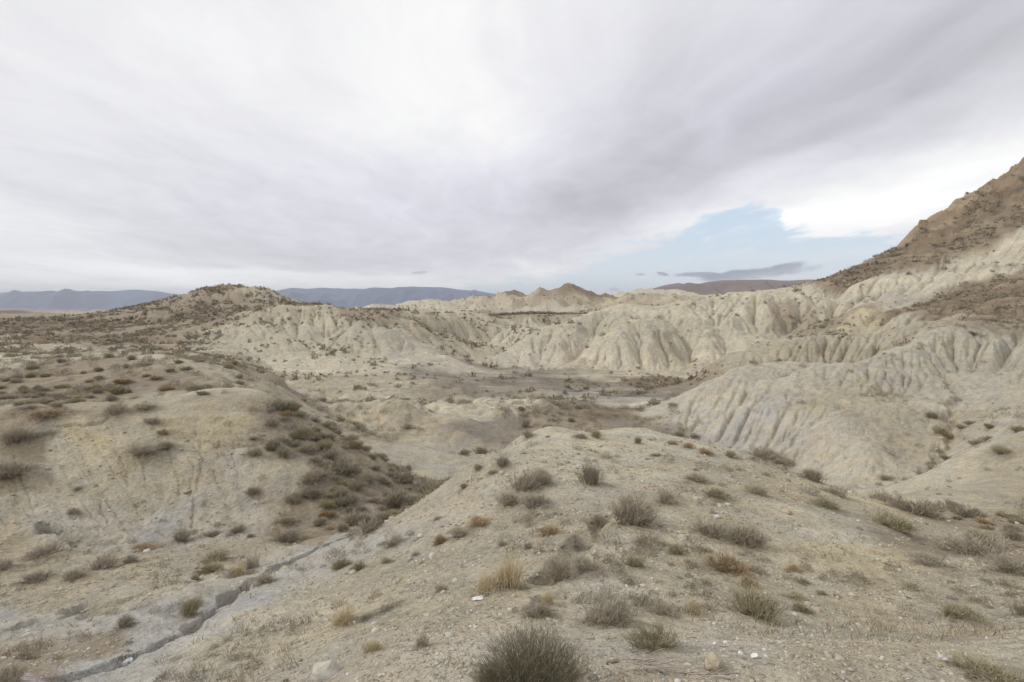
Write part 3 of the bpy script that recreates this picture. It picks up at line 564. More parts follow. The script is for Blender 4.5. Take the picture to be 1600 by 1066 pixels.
def mountain(name, crest, dist, depth, basev, colr, lams, seed, amp):
    """range whose crest follows (column,row) at the given distance, with gullied flanks"""
    us = np.array([c[0] for c in crest], float); vs = np.array([c[1] for c in crest], float)
    n = int((us[-1] - us[0]) / 2); pu = np.linspace(us[0], us[-1], n); t = np.linspace(-1, .8, 90)
    U, Tt = np.meshgrid(pu, t); p = (U - 800) / FX; Y = dist + Tt * depth
    X = p * dist * (1 + Tt * depth / dist * .6)
    zc = (HZ - np.interp(U, us, vs)) / FX * dist; zb = (HZ - basev) / FX * dist
    e = np.clip((U - us[0]) / 40, 0, 1) * np.clip((us[-1] - U) / 40, 0, 1)
    prof = 1 - np.abs(Tt) ** 1.1
    Zm = zb + (zc - zb) * prof
    for lam, k in lams:
        r = 1 - np.abs(perlin((X) / lam, (Y) / lam / 1.8, seed + int(lam)) * 1.6)
        Zm += (r - .6) * lam * k * amp * np.clip(1 - np.abs(prof - .45) * 1.7, .08, 1) 
    Zm = np.where(Tt > .7, zb - 50, Zm)
    n_ = fbm(X / lams[0][0], Y / lams[0][0], 5, seed + 3)
    cols = np.array(colr) * (1 + .22 * n_)[..., None]
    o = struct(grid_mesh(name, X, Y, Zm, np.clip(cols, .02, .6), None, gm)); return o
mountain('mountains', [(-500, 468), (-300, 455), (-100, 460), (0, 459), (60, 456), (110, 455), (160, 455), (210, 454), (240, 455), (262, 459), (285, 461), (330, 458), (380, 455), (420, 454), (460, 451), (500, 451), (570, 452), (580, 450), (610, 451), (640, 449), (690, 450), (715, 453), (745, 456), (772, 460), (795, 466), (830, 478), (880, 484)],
         6500, 1500, 489, (.115, .14, .225), ((900, .2), (400, .2), (180, .16)), 300, 1.5)  # blue of the distance haze is partly painted into this rock colour
mountain('mountain_foothills', [(520, 488), (560, 482), (600, 480), (630, 478), (640, 473), (660, 471), (690, 473), (720, 471), (750, 473), (790, 474), (850, 480)],
         1500, 300, 492, (.22, .18, .15), ((120, .22), (50, .2), (22, .15)), 320, 1.0)
mountain('mountain_range', [(975, 462), (995, 457), (1015, 452), (1040, 445), (1060, 442), (1075, 445), (1095, 443), (1125, 439), (1150, 438), (1180, 438), (1215, 438), (1260, 438), (1330, 436), (1400, 440), (1500, 452)],
         3000, 700, 474, (.19, .145, .12), ((420, .16), (190, .18), (80, .16)), 340, 1.3)
mountain('brown_hills', [(-300, 480), (-100, 484), (0, 485), (30, 485), (60, 488), (100, 491), (150, 494), (200, 497)],
         700, 160, 503, (.24, .18, .13), ((70, .12), (30, .1)), 360, 1.0)
mountain('pale_foothills', [(-300, 482), (0, 482), (30, 481), (90, 484), (150, 483), (230, 482), (330, 480), (400, 483), (620, 482), (760, 483), (900, 486)],
         4200, 500, 490, (.24, .22, .20), ((260, .12), (110, .1)), 380, 1.0)

# ------------------------------------------------------------------ placing things on the ground
def zat(x, y):
    p = x / y; q = math.log(y)
    fx = np.interp(p, pc, np.arange(NP_)); fy = np.interp(q, qc, np.arange(NQ)); ix = min(int(fx), NP_ - 2); iy = min(int(fy), NQ - 2); tx = fx - ix; ty = fy - iy
    return float((Z[iy, ix] * (1 - tx) + Z[iy, ix + 1] * tx) * (1 - ty) + (Z[iy + 1, ix] * (1 - tx) + Z[iy + 1, ix + 1] * tx) * ty)
Sg = -Z / Yg
Smin = np.minimum.accumulate(Sg, axis=0)
def ray(u, v):
    """point of the ground seen at a photo pixel"""
    p = (u - 800) / FX; ix = int(round(np.interp(p, pc, np.arange(NP_)))); s = (v - HZ) / FX
    j = int(np.argmax(Sg[25:, ix] <= s)) + 25
    a, b = Sg[j - 1, ix], Sg[j, ix]; t = 0 if a == b else np.clip((a - s) / (a - b), 0, 1)
    y = math.exp(qc[j - 1] * (1 - t) + qc[j] * t); x = p * y
    return Vector((x, y, zat(x, y)))

def simple_mat(name, c1, c2, rough=.9, scale=30, rnd=.25):
    m, T = mat_new(name); oi = T.n('ShaderNodeObjectInfo'); pos = T.n('ShaderNodeNewGeometry').outputs['Position']
    c = T.mix(T.mr(T.noise(pos, scale, 3, .6), .35, .65), c1, c2)
    k = T.m('MULTIPLY_ADD', oi.outputs['Random'], rnd, 1 - rnd / 2)
    principled(T, T.vm('SCALE', c, k), rough); return m
M_TWIG = simple_mat('dry_twigs', (.33, .29, .225), (.47, .42, .33))
M_TWIG2 = simple_mat('olive_twigs', (.31, .275, .175), (.43, .385, .26))
M_BROOM = simple_mat('broom_stems', (.15, .135, .088), (.27, .24, .165), rnd=.1)
M_STRAW = simple_mat('straw_blades', (.48, .40, .25), (.62, .54, .37))
M_ORANGE = simple_mat('rusty_foliage', (.36, .27, .165), (.47, .36, .23))
M_WOOD = simple_mat('dead_wood', (.17, .14, .115), (.28, .24, .20))

def mesh_tris(name, V, F, mat):
    me = bpy.data.meshes.new(name); V = np.asarray(V, np.float32); F = np.asarray(F, np.int32)
    me.vertices.add(len(V)); me.vertices.foreach_set('co', V.ravel()); me.loops.add(F.size); me.loops.foreach_set('vertex_index', F.ravel())
    me.polygons.add(len(F)); me.polygons.foreach_set('loop_start', np.arange(0, F.size, F.shape[1], dtype=np.int32)); me.update(calc_edges=True)
    me.materials.append(mat); return me
def blades(paths, widths):
    """thin two-sided ribbons with a twist, one per path"""
    V = []; F = []
    for P, w in zip(paths, widths):
        n = len(P); b = len(V); ang = random.random() * math.pi; s = Vector((math.cos(ang), math.sin(ang), 0))
        for i, q in enumerate(P):
            k = w * (1 - .75 * i / (n - 1)) * .5
            V.append(q - s * k); V.append(q + s * k)
            if i: o = b + 2 * i; F.append((o - 2, o - 1, o + 1)); F.append((o - 2, o + 1, o))
    return V, F
def grow(n, R, H, kinds, rs, base_r=.12, seg=4, fork=3, w=.012, arch=.3, wild=.25):
    """stems fan out of a base and fork; returns (stems, twigs) as ribbon paths, unit-size plant scaled by R, H"""
    random.seed(rs); st = []; tw = []
    nl = 1 if wild < .1 else 6; lobes = [(random.random() * 6.283, random.uniform(.15, 1.1) * (nl > 1), random.uniform(.55, 1.15)) for _ in range(nl)]; sr = 1 if nl == 1 else .62
    for i in range(n):
        a = random.random() * 6.283; k = math.sqrt(random.random()); 
        la, lo, lh = random.choice(lobes)
        ox, oy = math.cos(la) * lo * R * .5, math.sin(la) * lo * R * .5
        bx, by = math.cos(a) * base_r * R * k + ox * .6, math.sin(a) * base_r * R * k + oy * .6
        tip = Vector((ox + math.cos(a) * R * k * .85 * sr, oy + math.sin(a) * R * k * .85 * sr, H * lh * (math.sqrt(max(0.05, 1 - .85 * k * k))) * random.uniform(.7, 1.05)))
        b0 = Vector((bx, by, -.02)); path = []
        for j in range(seg + 1):
            t = j / seg; q = b0.lerp(tip, t); q.z += arch * H * math.sin(t * math.pi) * .35 * k
            q += Vector((random.uniform(-1, 1), random.uniform(-1, 1), random.uniform(-.5, .5))) * R * .05 * wild * 4 * t; path.append(q)
        st.append(path)
        for f in range(fork):
            j = random.randint(1, seg); p0 = path[j]; d = (path[j] - path[j - 1]).normalized()
            d = (d + Vector((random.uniform(-1, 1), random.uniform(-1, 1), random.uniform(-.3, .8))) * .7).normalized()
            L = R * random.uniform(.2, .42); q1 = p0 + d * L * .5; q2 = q1 + (d + Vector((random.uniform(-.5, .5), random.uniform(-.5, .5), .35))).normalized() * L * .5
            tw.append([p0, q1, q2])
    return st, tw
def set_tag(o, label, cat, group=None):
    o['label'] = label; o['category'] = cat
    if group: o['group'] = group

# prototypes (radius 1 m wide-ish: unit width 1, height about .75)
PROTO = {}
def proto(kind, var):
    key = (kind, var)
    if key in PROTO: return PROTO[key]
    s = hash(kind) % 1000 if False else sum(map(ord, kind)) + var * 13
    if kind == 'shrub':   st, tw = grow(150, .5, .50, 0, s, .3, 4, 15, .01, .5); mt, ms = M_TWIG, M_WOOD; ws, wt = .007, .0065
    elif kind == 'olive': st, tw = grow(140, .5, .48, 0, s, .3, 4, 15, .01, .5); mt, ms = M_TWIG2, M_WOOD; ws, wt = .007, .008
    elif kind == 'rusty': st, tw = grow(130, .5, .45, 0, s, .3, 4, 14, .01, .5); mt, ms = M_ORANGE, M_WOOD; ws, wt = .007, .009
    elif kind == 'grass': st, tw = grow(420, .5, .62, 0, s, .28, 4, 1, .01, .9, .12); mt, ms = M_STRAW, M_STRAW; ws, wt = .009, .006
    elif kind == 'broom': st, tw = grow(1100, .5, .62, 0, s, .30, 5, 5, .01, .1, .06); mt, ms = M_BROOM, M_BROOM; ws, wt = .0045, .0035
    V, F = blades(tw, [wt * random.uniform(.7, 1.3) for _ in tw]); m1 = mesh_tris(kind + '_twigs', V, F, mt)
    V, F = blades(st, [ws * random.uniform(.7, 1.4) for _ in st]); m2 = mesh_tris(kind + '_stems', V, F, ms)
    V1, F1 = blades(tw + st, [wt * random.uniform(.9, 1.6) * 1.4 for _ in tw + st]); m3 = mesh_tris(kind + '_whole', V1, F1, mt)
    PROTO[key] = (m1, m2, m3); return PROTO[key]
CATS = {'shrub': ('dry_shrub', 'shrub'), 'olive': ('olive_shrub', 'shrub'), 'rusty': ('rusty_shrub', 'shrub'), 'grass': ('grass_tuft', 'grass tuft'), 'broom': ('broom_shrub', 'shrub')}
def place_plant(kind, loc, width, label, group=None, parts=True, hscale=1., seed=0):
    var = seed % 5; m1, m2, m3 = proto(kind, var); nm, cat = CATS[kind]
    if parts:
        r = bpy.data.objects.new(nm, None); COL.objects.link(r); r.empty_display_size = .2
        for n_, me in ((('blades' if kind == 'grass' else 'twigs'), m1), ('stems', m2)):
            c = bpy.data.objects.new(n_, me); COL.objects.link(c); c.parent = r
    else:
        r = bpy.data.objects.new(nm, m3); COL.objects.link(r)
    r.location = loc; r.rotation_euler = (0, 0, (seed * 2.39) % 6.283); r.scale = (width, width * (.75 + .5 * ((seed * .618) % 1)), width * hscale * (.78 if kind in ('shrub', 'olive', 'rusty') else .82 if kind == 'grass' else 1))
    set_tag(r, label, cat, group); return r
# ---- distinct plants of the foreground: kind, column, row of the base, width in pixels, height scale, label
PL = [
 ('broom', 838, 1190, 152, .74, 'big dark olive broom bush cut off by the bottom edge, largest plant'),
 ('broom', 768, 1130, 74, .6, 'low broom clump at the left foot of the big broom bush'),
 ('shrub', 942, 972, 105, .85, 'wide pale grey shrub with white litter caught under it'),
 ('olive', 1030, 1012, 88, .8, 'grey olive shrub right of the littered wide shrub'),
 ('shrub', 1040, 962, 62, .6, 'low dark tangle of dead twigs beside the yellow tuft'),
 ('grass', 1078, 958, 40, .9, 'small yellow tuft right of the dark tangle of twigs'),
 ('olive', 1172, 965, 78, 1, 'round grey olive bush on gravel below the brown double bush'),
 ('olive', 1258, 958, 38, .8, 'small greenish plant right of the round grey olive bush'),
 ('grass', 795, 918, 72, 1.15, 'tall straw yellow grass tuft, brightest on the knoll'),
 ('grass', 757, 926, 52, .9, 'straw tuft joined to the left of the brightest yellow tuft'),
 ('grass', 775, 922, 44, .8, 'low tuft between the two larger straw yellow tufts'),
 ('shrub', 880, 905, 72, .9, 'grey brush along the upper lip of the small eroded bank'),
 ('shrub', 925, 893, 60, .7, 'brown brush at the top end of the small eroded bank'),
 ('grass', 855, 945, 40, .9, 'ochre tuft in the middle of the small eroded bank'),
 ('shrub', 840, 965, 60, .7, 'brown tuft at the lower end of the small eroded bank'),
 ('grass', 545, 972, 62, .7, 'pale yellow tuft at the left, above the flat stone'),
 ('shrub', 575, 968, 40, .6, 'grey low brush touching the pale yellow left tuft'),
 ('shrub', 612, 950, 52, .45, 'low hummock of dry brush right of the pale yellow left tuft'),
 ('grass', 585, 1018, 44, .7, 'cut pale grass clump behind the flat stone'),
 ('shrub', 660, 1012, 42, .8, 'small reddish grey twig clump in grey gravel'),
 ('shrub', 688, 925, 24, 1, 'small dark spindly plant left of the straw tufts'),
 ('shrub', 980, 822, 88, 1.05, 'large dark grey shrub at the centre of the knoll'),
 ('shrub', 1036, 788, 46, .9, 'round grey shrub just right of the large central shrub'),
 ('shrub', 935, 815, 28, .9, 'small shrub just left of the large central shrub'),
 ('shrub', 925, 757, 50, 1.3, 'upright tawny grey shrub near the knoll crest'),
 ('olive', 992, 885, 40, 1, 'round grey shrub below the large central shrub'),
 ('shrub', 905, 860, 42, .6, 'low purple grey shrub left of centre on the knoll'),
 ('rusty', 861, 835, 34, 1, 'compact rusty brown shrub on the left of the knoll'),
 ('shrub', 1010, 850, 42, .7, 'faint shrub below the round one beside the large shrub'),
 ('olive', 1058, 865, 30, 1.1, 'little green shrub between grey shrubs'),
 ('shrub', 1108, 835, 60, .8, 'purple grey shrub at upper left of the group of three'),
 ('shrub', 1165, 850, 72, .9, 'purple grey shrub at right of the group of three'),
 ('rusty', 1135, 893, 78, .8, 'brown shrub at the bottom of the group of three'),
 ('rusty', 1170, 915, 32, .8, 'small reddish shrub under the group of three'),
 ('olive', 1120, 778, 44, .7, 'yellow green cushion shrub on the right shoulder'),
 ('shrub', 1181, 773, 40, .8, 'grey cushion right of the yellow green cushion shrub'),
 ('shrub', 1083, 751, 46, .5, 'flat dark shrub above the yellow green cushion'),
 ('olive', 1295, 795, 46, .7, 'dark olive two part shrub at the right edge of the knoll'),
 ('olive', 1392, 826, 74, .8, 'rounded yellowish bush with bare trunk by the right gully'),
 ('rusty', 1386, 781, 14, .9, 'tiny bright orange bush above the yellowish bush'),
 ('shrub', 1540, 873, 96, .6, 'long grey brush patch on the right edge slope, upper end'),
 ('shrub', 1590, 900, 80, .6, 'grey brush patch at the right edge, lower end'),
 ('shrub', 1470, 888, 76, .35, 'flat faded brush on the brown patch at the right'),
 ('olive', 1495, 968, 62, .75, 'green topped shrub with dark base in lower right gravel'),
 ('olive', 1530, 975, 46, .4, 'low greenish mat trailing right of the green topped shrub'),
 ('shrub', 1602, 962, 50, 1, 'dark shrub cut by the right edge of the photo'),
 ('olive', 1560, 1056, 90, .6, 'wide olive brush in the lower right corner'),
 ('olive', 1510, 1046, 60, .5, 'low olive brush left of the corner brush'),
 ('rusty', 1242, 893, 28, .7, 'small rusty plant right of the group of three'),
 ('olive', 1255, 912, 26, .7, 'small twiggy plant below the small rusty plant'),
 ('olive', 1285, 930, 20, .8, 'tiny olive sprig right of the small twiggy plant'),
 ('olive', 1235, 935, 40, .5, 'flat olive mat left of the tiny sprig'),
 ('shrub', 812, 765, 62, .9, 'grey shrub in the cluster left of the crest, upper'),
 ('shrub', 845, 757, 58, .9, 'dark grey shrub at right of the upper left cluster'),
 ('shrub', 800, 790, 50, .8, 'shrub at the lower left of the upper left cluster'),
 ('shrub', 838, 792, 46, .8, 'shrub at the lower right of the upper left cluster'),
 ('shrub', 785, 730, 34, 1, 'grey shrub on the left shoulder above the cluster'),
 ('shrub', 747, 735, 18, 1, 'small dark shrub on the knoll left skyline'),
 ('shrub', 770, 740, 16, .9, 'small shrub beside the left shoulder shrub'),
 ('rusty', 725, 762, 18, .9, 'small orange brown shrub on the left slope of the knoll'),
 ('rusty', 745, 823, 46, .7, 'orange topped long shrub midway down the left slope'),
 ('shrub', 722, 838, 40, .7, 'grey shrub joined below the orange topped one'),
 ('rusty', 688, 848, 34, .8, 'brown orange shrub left of the long shrub'),
 ('shrub', 786, 853, 26, .8, 'small grey shrub below the orange topped one'),
 ('shrub', 824, 858, 18, 1.1, 'narrow small shrub left of the low purple grey shrub'),
 ('shrub', 612, 852, 44, .7, 'dark long shrub near the foot of the left slope'),
 ('shrub', 683, 812, 24, .5, 'faint streak of brush high on the left slope'),
 ('olive', 530, 890, 36, .9, 'grey green shrub beside the gully, left'),
 ('olive', 562, 890, 32, .9, 'grey green shrub beside the gully, right'),
 ('shrub', 606, 880, 28, .6, 'purple grey small shrub on the lower left slope'),
 ('shrub', 650, 868, 14, .8, 'tiny dark shrub on the lower left slope'),
 ('olive', 290, 962, 46, 1, 'round olive shrub alone on grey soil by the gully'),
 ('shrub', 190, 982, 34, 1, 'faded straw shrub on the brown gravel bank'),
 ('shrub', 15, 1066, 56, 1.0, 'dark shrub in the lower left corner'),
 ('shrub', 416, 910, 38, .7, 'purple grey shrub at the edge of the gully bend'),
 ('shrub', 396, 890, 46, .8, 'dark shrub above the gully bend'),
 ('olive', 345, 878, 46, .7, 'olive shrub at the end of the pale bank'),
 ('grass', 338, 893, 40, .7, 'straw grass at the foot of the olive shrub'),
 ('grass', 372, 898, 36, .7, 'straw tuft between two dark shrubs by the gully'),
 ('grass', 478, 843, 18, .9, 'small round golden tuft by the blue grey gully'),
 ('shrub', 447, 845, 44, .9, 'grey shrub left of the golden tuft'),
 ('olive', 449, 815, 34, .6, 'olive shrub above the grey one near the golden tuft'),
 ('shrub', 371, 830, 30, .8, 'grey shrub at the foot of the left hill'),
 ('shrub', 332, 838, 26, .8, 'dark shrub at the foot of the left hill, left of the grey one'),
 ('shrub', 285, 845, 46, .6, 'brush on the mound at the foot of the left hill'),
 ('rusty', 235, 862, 52, .5, 'reddish low brush below the pale bank'),
 ('shrub', 200, 880, 28, .8, 'dark shrub right of the wide dark pair'),
 ('shrub', 150, 893, 60, .7, 'dark wide shrub at left, right one of the pair'),
 ('shrub', 115, 905, 40, .7, 'dark shrub at left, left one of the pair'),
 ('shrub', 60, 908, 50, .6, 'dark flat shrub near the left edge'),
 ('shrub', 75, 868, 66, .5, 'long brush hummock above the flat shrub near the left edge'),
 ('shrub', 5, 890, 44, .6, 'shrub cut by the left edge of the photo'),
 ('shrub', 118, 803, 22, .8, 'small dark shrub beside the sink hole in the left hill'),
 ('shrub', 122, 765, 14, .8, 'tiny dark shrub on the grey spur of the left hill'),
 ('shrub', 396, 712, 30, .9, 'round dark shrub on bare face right of the ochre bands'),
 ('shrub', 225, 708, 46, .7, 'grey green shrub left of the ochre bands'),
 ('shrub', 262, 700, 34, .7, 'grey shrub joined right of the grey green shrub'),
 ('rusty', 254, 678, 22, .8, 'small brownish shrub above the grey green shrub'),
 ('shrub', 237, 662, 26, .9, 'dark round shrub above the ochre bands'),
 ('shrub', 180, 648, 50, .7, 'dark shrub on the crest of the left hill'),
 ('shrub', 222, 640, 40, .5, 'low shrub right of the dark crest shrub'),
 ('rusty', 85, 650, 56, .5, 'reddish brown brush patch on the left crest'),
 ('shrub', 35, 640, 40, .4, 'low flat shrub at the left end of the crest'),
 ('shrub', 25, 690, 60, .8, 'dark brush patch high on the left edge'),
 ('shrub', 20, 745, 66, .8, 'darkest brush patch at the left edge'),
 ('shrub', 70, 682, 34, .6, 'grey shrub right of the left edge brush patch'),
 ('shrub', 483, 770, 22, .9, 'small very dark shrub on the bare right flank'),
 ('shrub', 828, 683, 26, .9, 'grey round shrub at the left end of the knoll crest'),
 ('shrub', 822, 668, 20, 1.4, 'dark shrub behind the left end of the knoll crest'),
 ('shrub', 905, 684, 26, .6, 'dark low shrub in the dip of the knoll crest'),
 ('olive', 930, 684, 20, 1.3, 'upright spindly shrub in the dip of the knoll crest'),
 ('shrub', 997, 693, 20, 1.2, 'small upright dark shrub behind the knoll crest at centre'),
 ('shrub', 1025, 712, 24, .5, 'flat little shrub under the small upright one'),
 ('olive', 1053, 695, 20, .8, 'yellow olive shrub on the right crest of the knoll'),
 ('rusty', 1075, 700, 26, .7, 'brownish shrub right of the yellow olive one'),
 ('rusty', 1106, 710, 26, .8, 'first brown shrub along the descending right crest'),
 ('olive', 1137, 713, 22, .9, 'grey olive shrub along the descending right crest'),
 ('shrub', 1185, 716, 48, .7, 'purple brush patch where the crest meets the grey spur'),
 ('shrub', 1222, 726, 40, .7, 'purple brush continuing down the right crest'),
 ('shrub', 1272, 752, 50, .8, 'dense purple brush at the lower right crest'),
 ('shrub', 1310, 776, 46, .6, 'purple brush at the end of the right crest'),
 ('olive', 1570, 710, 30, .9, 'dark green shrub high on the right edge slope'),
 ('shrub', 1523, 524, 18, .8, 'dark shrub on top of the grey spur at right'),
 ('shrub', 1440, 797, 24, .6, 'low dark shrub on the right slope below the draw'),
 ('olive', 1545, 828, 26, .6, 'olive cushion shrub on the right slope'),
]
for i, (k, u, v, w, hs, lab) in enumerate(PL):
    if v > 1066:
        y = 2.42 if w > 100 else 2.46; x = (u - 800) / FX * y; loc = Vector((x, y, zat(x, y)))
    else: loc = ray(u, v)
    loc = loc + Vector((0, .0, -.01))
    place_plant(k, loc, w / FX * loc.y * 1.2, lab, None, loc.y < 30, hs, i * 7 + 3)

# ---- scattered scrub by density; the largest seen are individuals, the rest one mass
cand = []
for (y0, y1, dens_n) in ((6, 30, 6000), (30, 260, 80000)):
    n = dens_n; yy = np.sqrt(rng.uniform(y0 ** 2, y1 ** 2, n)); pp = rng.uniform(-1.3, 1.3, n)
    area = 2.6 * (y1 ** 2 - y0 ** 2) / 2; base_d = n / area
    av = bilin(VEG, pc, qc, pp, np.log(yy)); rl = bilin(relief, pc, qc, pp, np.log(yy))
    cl = fbm(pp * yy / 9, yy / 9, 3, 211)
    d = (av * (2.3 if y0 < 20 else 2.8) + .006) * np.clip(.85 + 2.6 * cl - 1.3 * rl, .02, 4)
    keep = rng.random(n) < d * 1.25 / base_d
    for p, y in zip(pp[keep], yy[keep]):
        cand.append((p * y, y, float(np.clip(rng.lognormal(-.62, .42), .22, 1.4)) * (.95 if y < 30 else .95 if y < 120 else 1.15)))
# low sprigs and dead cushions between the foreground shrubs
n = 5200; yy = np.exp(rng.uniform(math.log(3.0), math.log(26), n)); pp = rng.uniform(-1.2, 1.2, n); cl = fbm(pp * yy / 2.2, yy / 2.2, 3, 215)
kp = rng.random(n) < np.clip(.04 + .75 * cl, .0, .7)
sprigs = [(p * y, y, float(np.clip(rng.lognormal(-2.1, .45), .05, .34)) * min(1.3, .5 + y / 14)) for p, y in zip(pp[kp], yy[kp])]
for u, r_ in ((0, 0),):
    n = 900; t = rng.random(n); uu = 690 + t * 340; yb = 204 + 14 * np.sin(t * 3) + rng.normal(0, 1.2, n)
    cand += [((u_ - 800) / FX * y, y, float(rng.uniform(.6, 1.5))) for u_, y in zip(uu, yb)]
# far scrub on the hills 260-450 m
n = 9000; yy = np.sqrt(rng.uniform(260 ** 2, 430 ** 2, n)); pp = rng.uniform(-.3, .8, n); av = bilin(VEG, pc, qc, pp, np.log(yy))
kp = rng.random(n) < av * 14
for p, y in zip(pp[kp], yy[kp]): cand.append((p * y, y, float(rng.uniform(.6, 1.3))))
cand = [(x, y, w, zat(x, y)) for x, y, w in cand]
def visible(x, y, z, h):
    p = x / y; ix = int(np.clip(round(np.interp(p, pc, np.arange(NP_))), 0, NP_ - 1)); j = int(np.interp(math.log(y), qc, np.arange(NQ)))
    return abs(p) < 1.0 and -(z + h) / y <= Smin[max(j - 2, 0), ix] + .0005
vis = [(w / y, i) for i, (x, y, w, z) in enumerate(cand) if y < 130 and visible(x, y, z, w * .4)]
vis.sort(reverse=True); solo = set(i for _, i in vis[:290])
def flank(x, y):
    v = HZ - zat(x, y) / y * FX; u = 800 + 800 * x / y
    return ('near the top' if v < 680 else 'midway down' if v < 735 else 'low') + (' on the left part' if u < 505 + (v - 660) * .3 else ' on the right part') + ' of the brushy flank'
def region(x, y, p):
    u = 800 + 800 * p
    if y < 25 and u < 680: return 'on the crest of the left hill' if y > 21 and u < 420 else flank(x, y) if u > 430 else 'on the slope at the foot of the left hill' if y < 14.5 else 'high on the face of the left hill'
    if y < 27: return 'on the slope right of the big knoll' if u > 1230 else 'around the edge of the foreground knoll'
    if u < 420: return 'in the brush on the far left mound' if u < 150 and y < 50 else 'on the brushy mound behind the left hill' if y < 50 else 'on the scrub plain below the far peak'
    if u < 700: return 'on the eroded pale hill left of the wash' if y > 70 else 'in the hollow behind the brushy flank' if y < 42 else 'on the pale flat left of the wash'
    if u < 1060: return 'beside the dark wash behind the knoll crest' if y < 70 else 'by the head of the wash under the cliffs'
    if u > 1380 and y > 62: return 'on the brown slope at the upper right'
    if u > 1380: return 'in or above the draw right of the grey spur'
    return 'on the big pale grey spur' if y < 66 else 'on the ridges behind the grey spur'
for i in sorted(solo):
    x, y, w, z = cand[i]; p = x / y
    reg = region(x, y, p); kind = 'shrub' if rng.random() < .7 else ('olive' if rng.random() < .75 else 'rusty')
    size = 'tiny' if w < .5 else 'small' if w < .8 else 'broad'
    lab = size + ' ' + {'shrub': 'grey', 'olive': 'olive', 'rusty': 'rusty brown'}[kind] + ' shrub ' + reg
    place_plant(kind, Vector((x, y, z - .02)), w, lab, size + ' ' + {'shrub': 'grey', 'olive': 'olive', 'rusty': 'rusty brown'}[kind] + ' shrubs ' + reg, False, float(rng.uniform(.7, 1.1)), i)
# the remaining scrub as one mass: clumps of leaf-sized faces
def scrub_mass(items, name):
    Vs, Fs, Cs = [], [], []; off = 0
    pal = np.array([(.27, .235, .18), (.23, .20, .155), (.33, .29, .215), (.30, .27, .175), (.36, .28, .185)])
    for (x, y, w, z) in items:
        k = 230 if y < 30 else (130 if y < 60 else 54 if y < 70 else (34 if y < 140 else 20))
        a = rng.uniform(0, 2 * np.pi, k); r = np.sqrt(rng.random(k)) * .5; hh = rng.random(k) * np.sqrt(np.clip(1 - (r * 2) ** 2 * .8, 0, 1)) * .62
        c = np.stack([x + np.cos(a) * r * w, y + np.sin(a) * r * w, z + hh * w - .02], 1)
        sz = w * (.07 if y < 30 else .10 if y < 70 else .15 if y < 140 else .22)
        tri = rng.normal(0, 1, (k, 3, 3)) * sz * np.array([.8, .8, 1.1])
        if y < 60:      # twig-like slivers leaning out of the plant
            d_ = rng.normal(0, .55, (k, 3)) + np.stack([np.cos(a) * r * 2, np.sin(a) * r * 2, np.full(k, .9)], 1); d_ /= np.linalg.norm(d_, axis=1, keepdims=True)
            n_ = np.cross(d_, rng.normal(0, 1, (k, 3))); n_ /= np.linalg.norm(n_, axis=1, keepdims=True); L_ = w * rng.uniform(.10, .26, (k, 1)); tw_ = max(.0016, w * .0065) * (1 + y / 22)
            tri = np.stack([-n_ * tw_, n_ * tw_, d_ * L_], 1)
        tri = tri + c[:, None, :]
        Vs.append(tri.reshape(-1, 3)); Fs.append(np.arange(k * 3).reshape(-1, 3) + off); off += k * 3
        cc = pal[rng.choice(5, p=[.34, .24, .24, .15, .03])] * rng.uniform(.85, 1.15)
        Cs.append(np.repeat(cc[None], k * 3, 0) * rng.uniform(.85, 1.15, (k * 3, 1)))
    V = np.concatenate(Vs); F = np.concatenate(Fs); C_ = np.concatenate(Cs)
    me = mesh_tris(name, V, F, M_MASS); at = me.color_attributes.new('leaf', 'FLOAT_COLOR', 'POINT')
    at.data.foreach_set('color', np.concatenate([C_, np.ones((len(C_), 1))], 1).astype(np.float32).ravel())
    o = bpy.data.objects.new(name, me); COL.objects.link(o); return o
M_MASS, T = mat_new('scrub_foliage'); principled(T, T.n('ShaderNodeVertexColor', layer_name='leaf').outputs['Color'], .95)
rest = [c for i, c in enumerate(cand) if i not in solo] + [(x, y, w, zat(x, y)) for x, y, w in sprigs]
print('scrub total', len(cand), 'solo', len(solo))
sm = scrub_mass(rest, 'desert_scrub'); sm['kind'] = 'stuff'; set_tag(sm, 'low dry desert scrub dotting the eroded hills and valley', 'scrub')

# contact shade and litter painted into soil colour under each plant, plus low mound
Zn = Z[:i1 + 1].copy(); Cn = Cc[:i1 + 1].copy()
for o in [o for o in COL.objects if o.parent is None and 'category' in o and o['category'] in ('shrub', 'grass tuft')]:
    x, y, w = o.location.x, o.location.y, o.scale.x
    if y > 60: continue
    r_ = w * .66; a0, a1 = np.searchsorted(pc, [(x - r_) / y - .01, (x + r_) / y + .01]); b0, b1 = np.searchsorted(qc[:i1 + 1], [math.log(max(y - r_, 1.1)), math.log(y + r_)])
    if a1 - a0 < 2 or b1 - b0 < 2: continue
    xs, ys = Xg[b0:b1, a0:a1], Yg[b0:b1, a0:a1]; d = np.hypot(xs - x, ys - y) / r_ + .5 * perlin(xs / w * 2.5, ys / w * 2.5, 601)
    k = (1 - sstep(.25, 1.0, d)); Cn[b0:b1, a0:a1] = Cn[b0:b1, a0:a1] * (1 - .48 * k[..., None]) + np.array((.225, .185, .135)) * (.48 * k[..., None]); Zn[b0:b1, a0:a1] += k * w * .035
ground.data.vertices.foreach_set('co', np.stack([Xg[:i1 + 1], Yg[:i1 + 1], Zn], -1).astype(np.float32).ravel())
ground.data.color_attributes['soil'].data.foreach_set('color', np.concatenate([Cn.reshape(-1, 3), PEB[:i1 + 1].reshape(-1, 1)], 1).astype(np.float32).ravel()); ground.data.update()
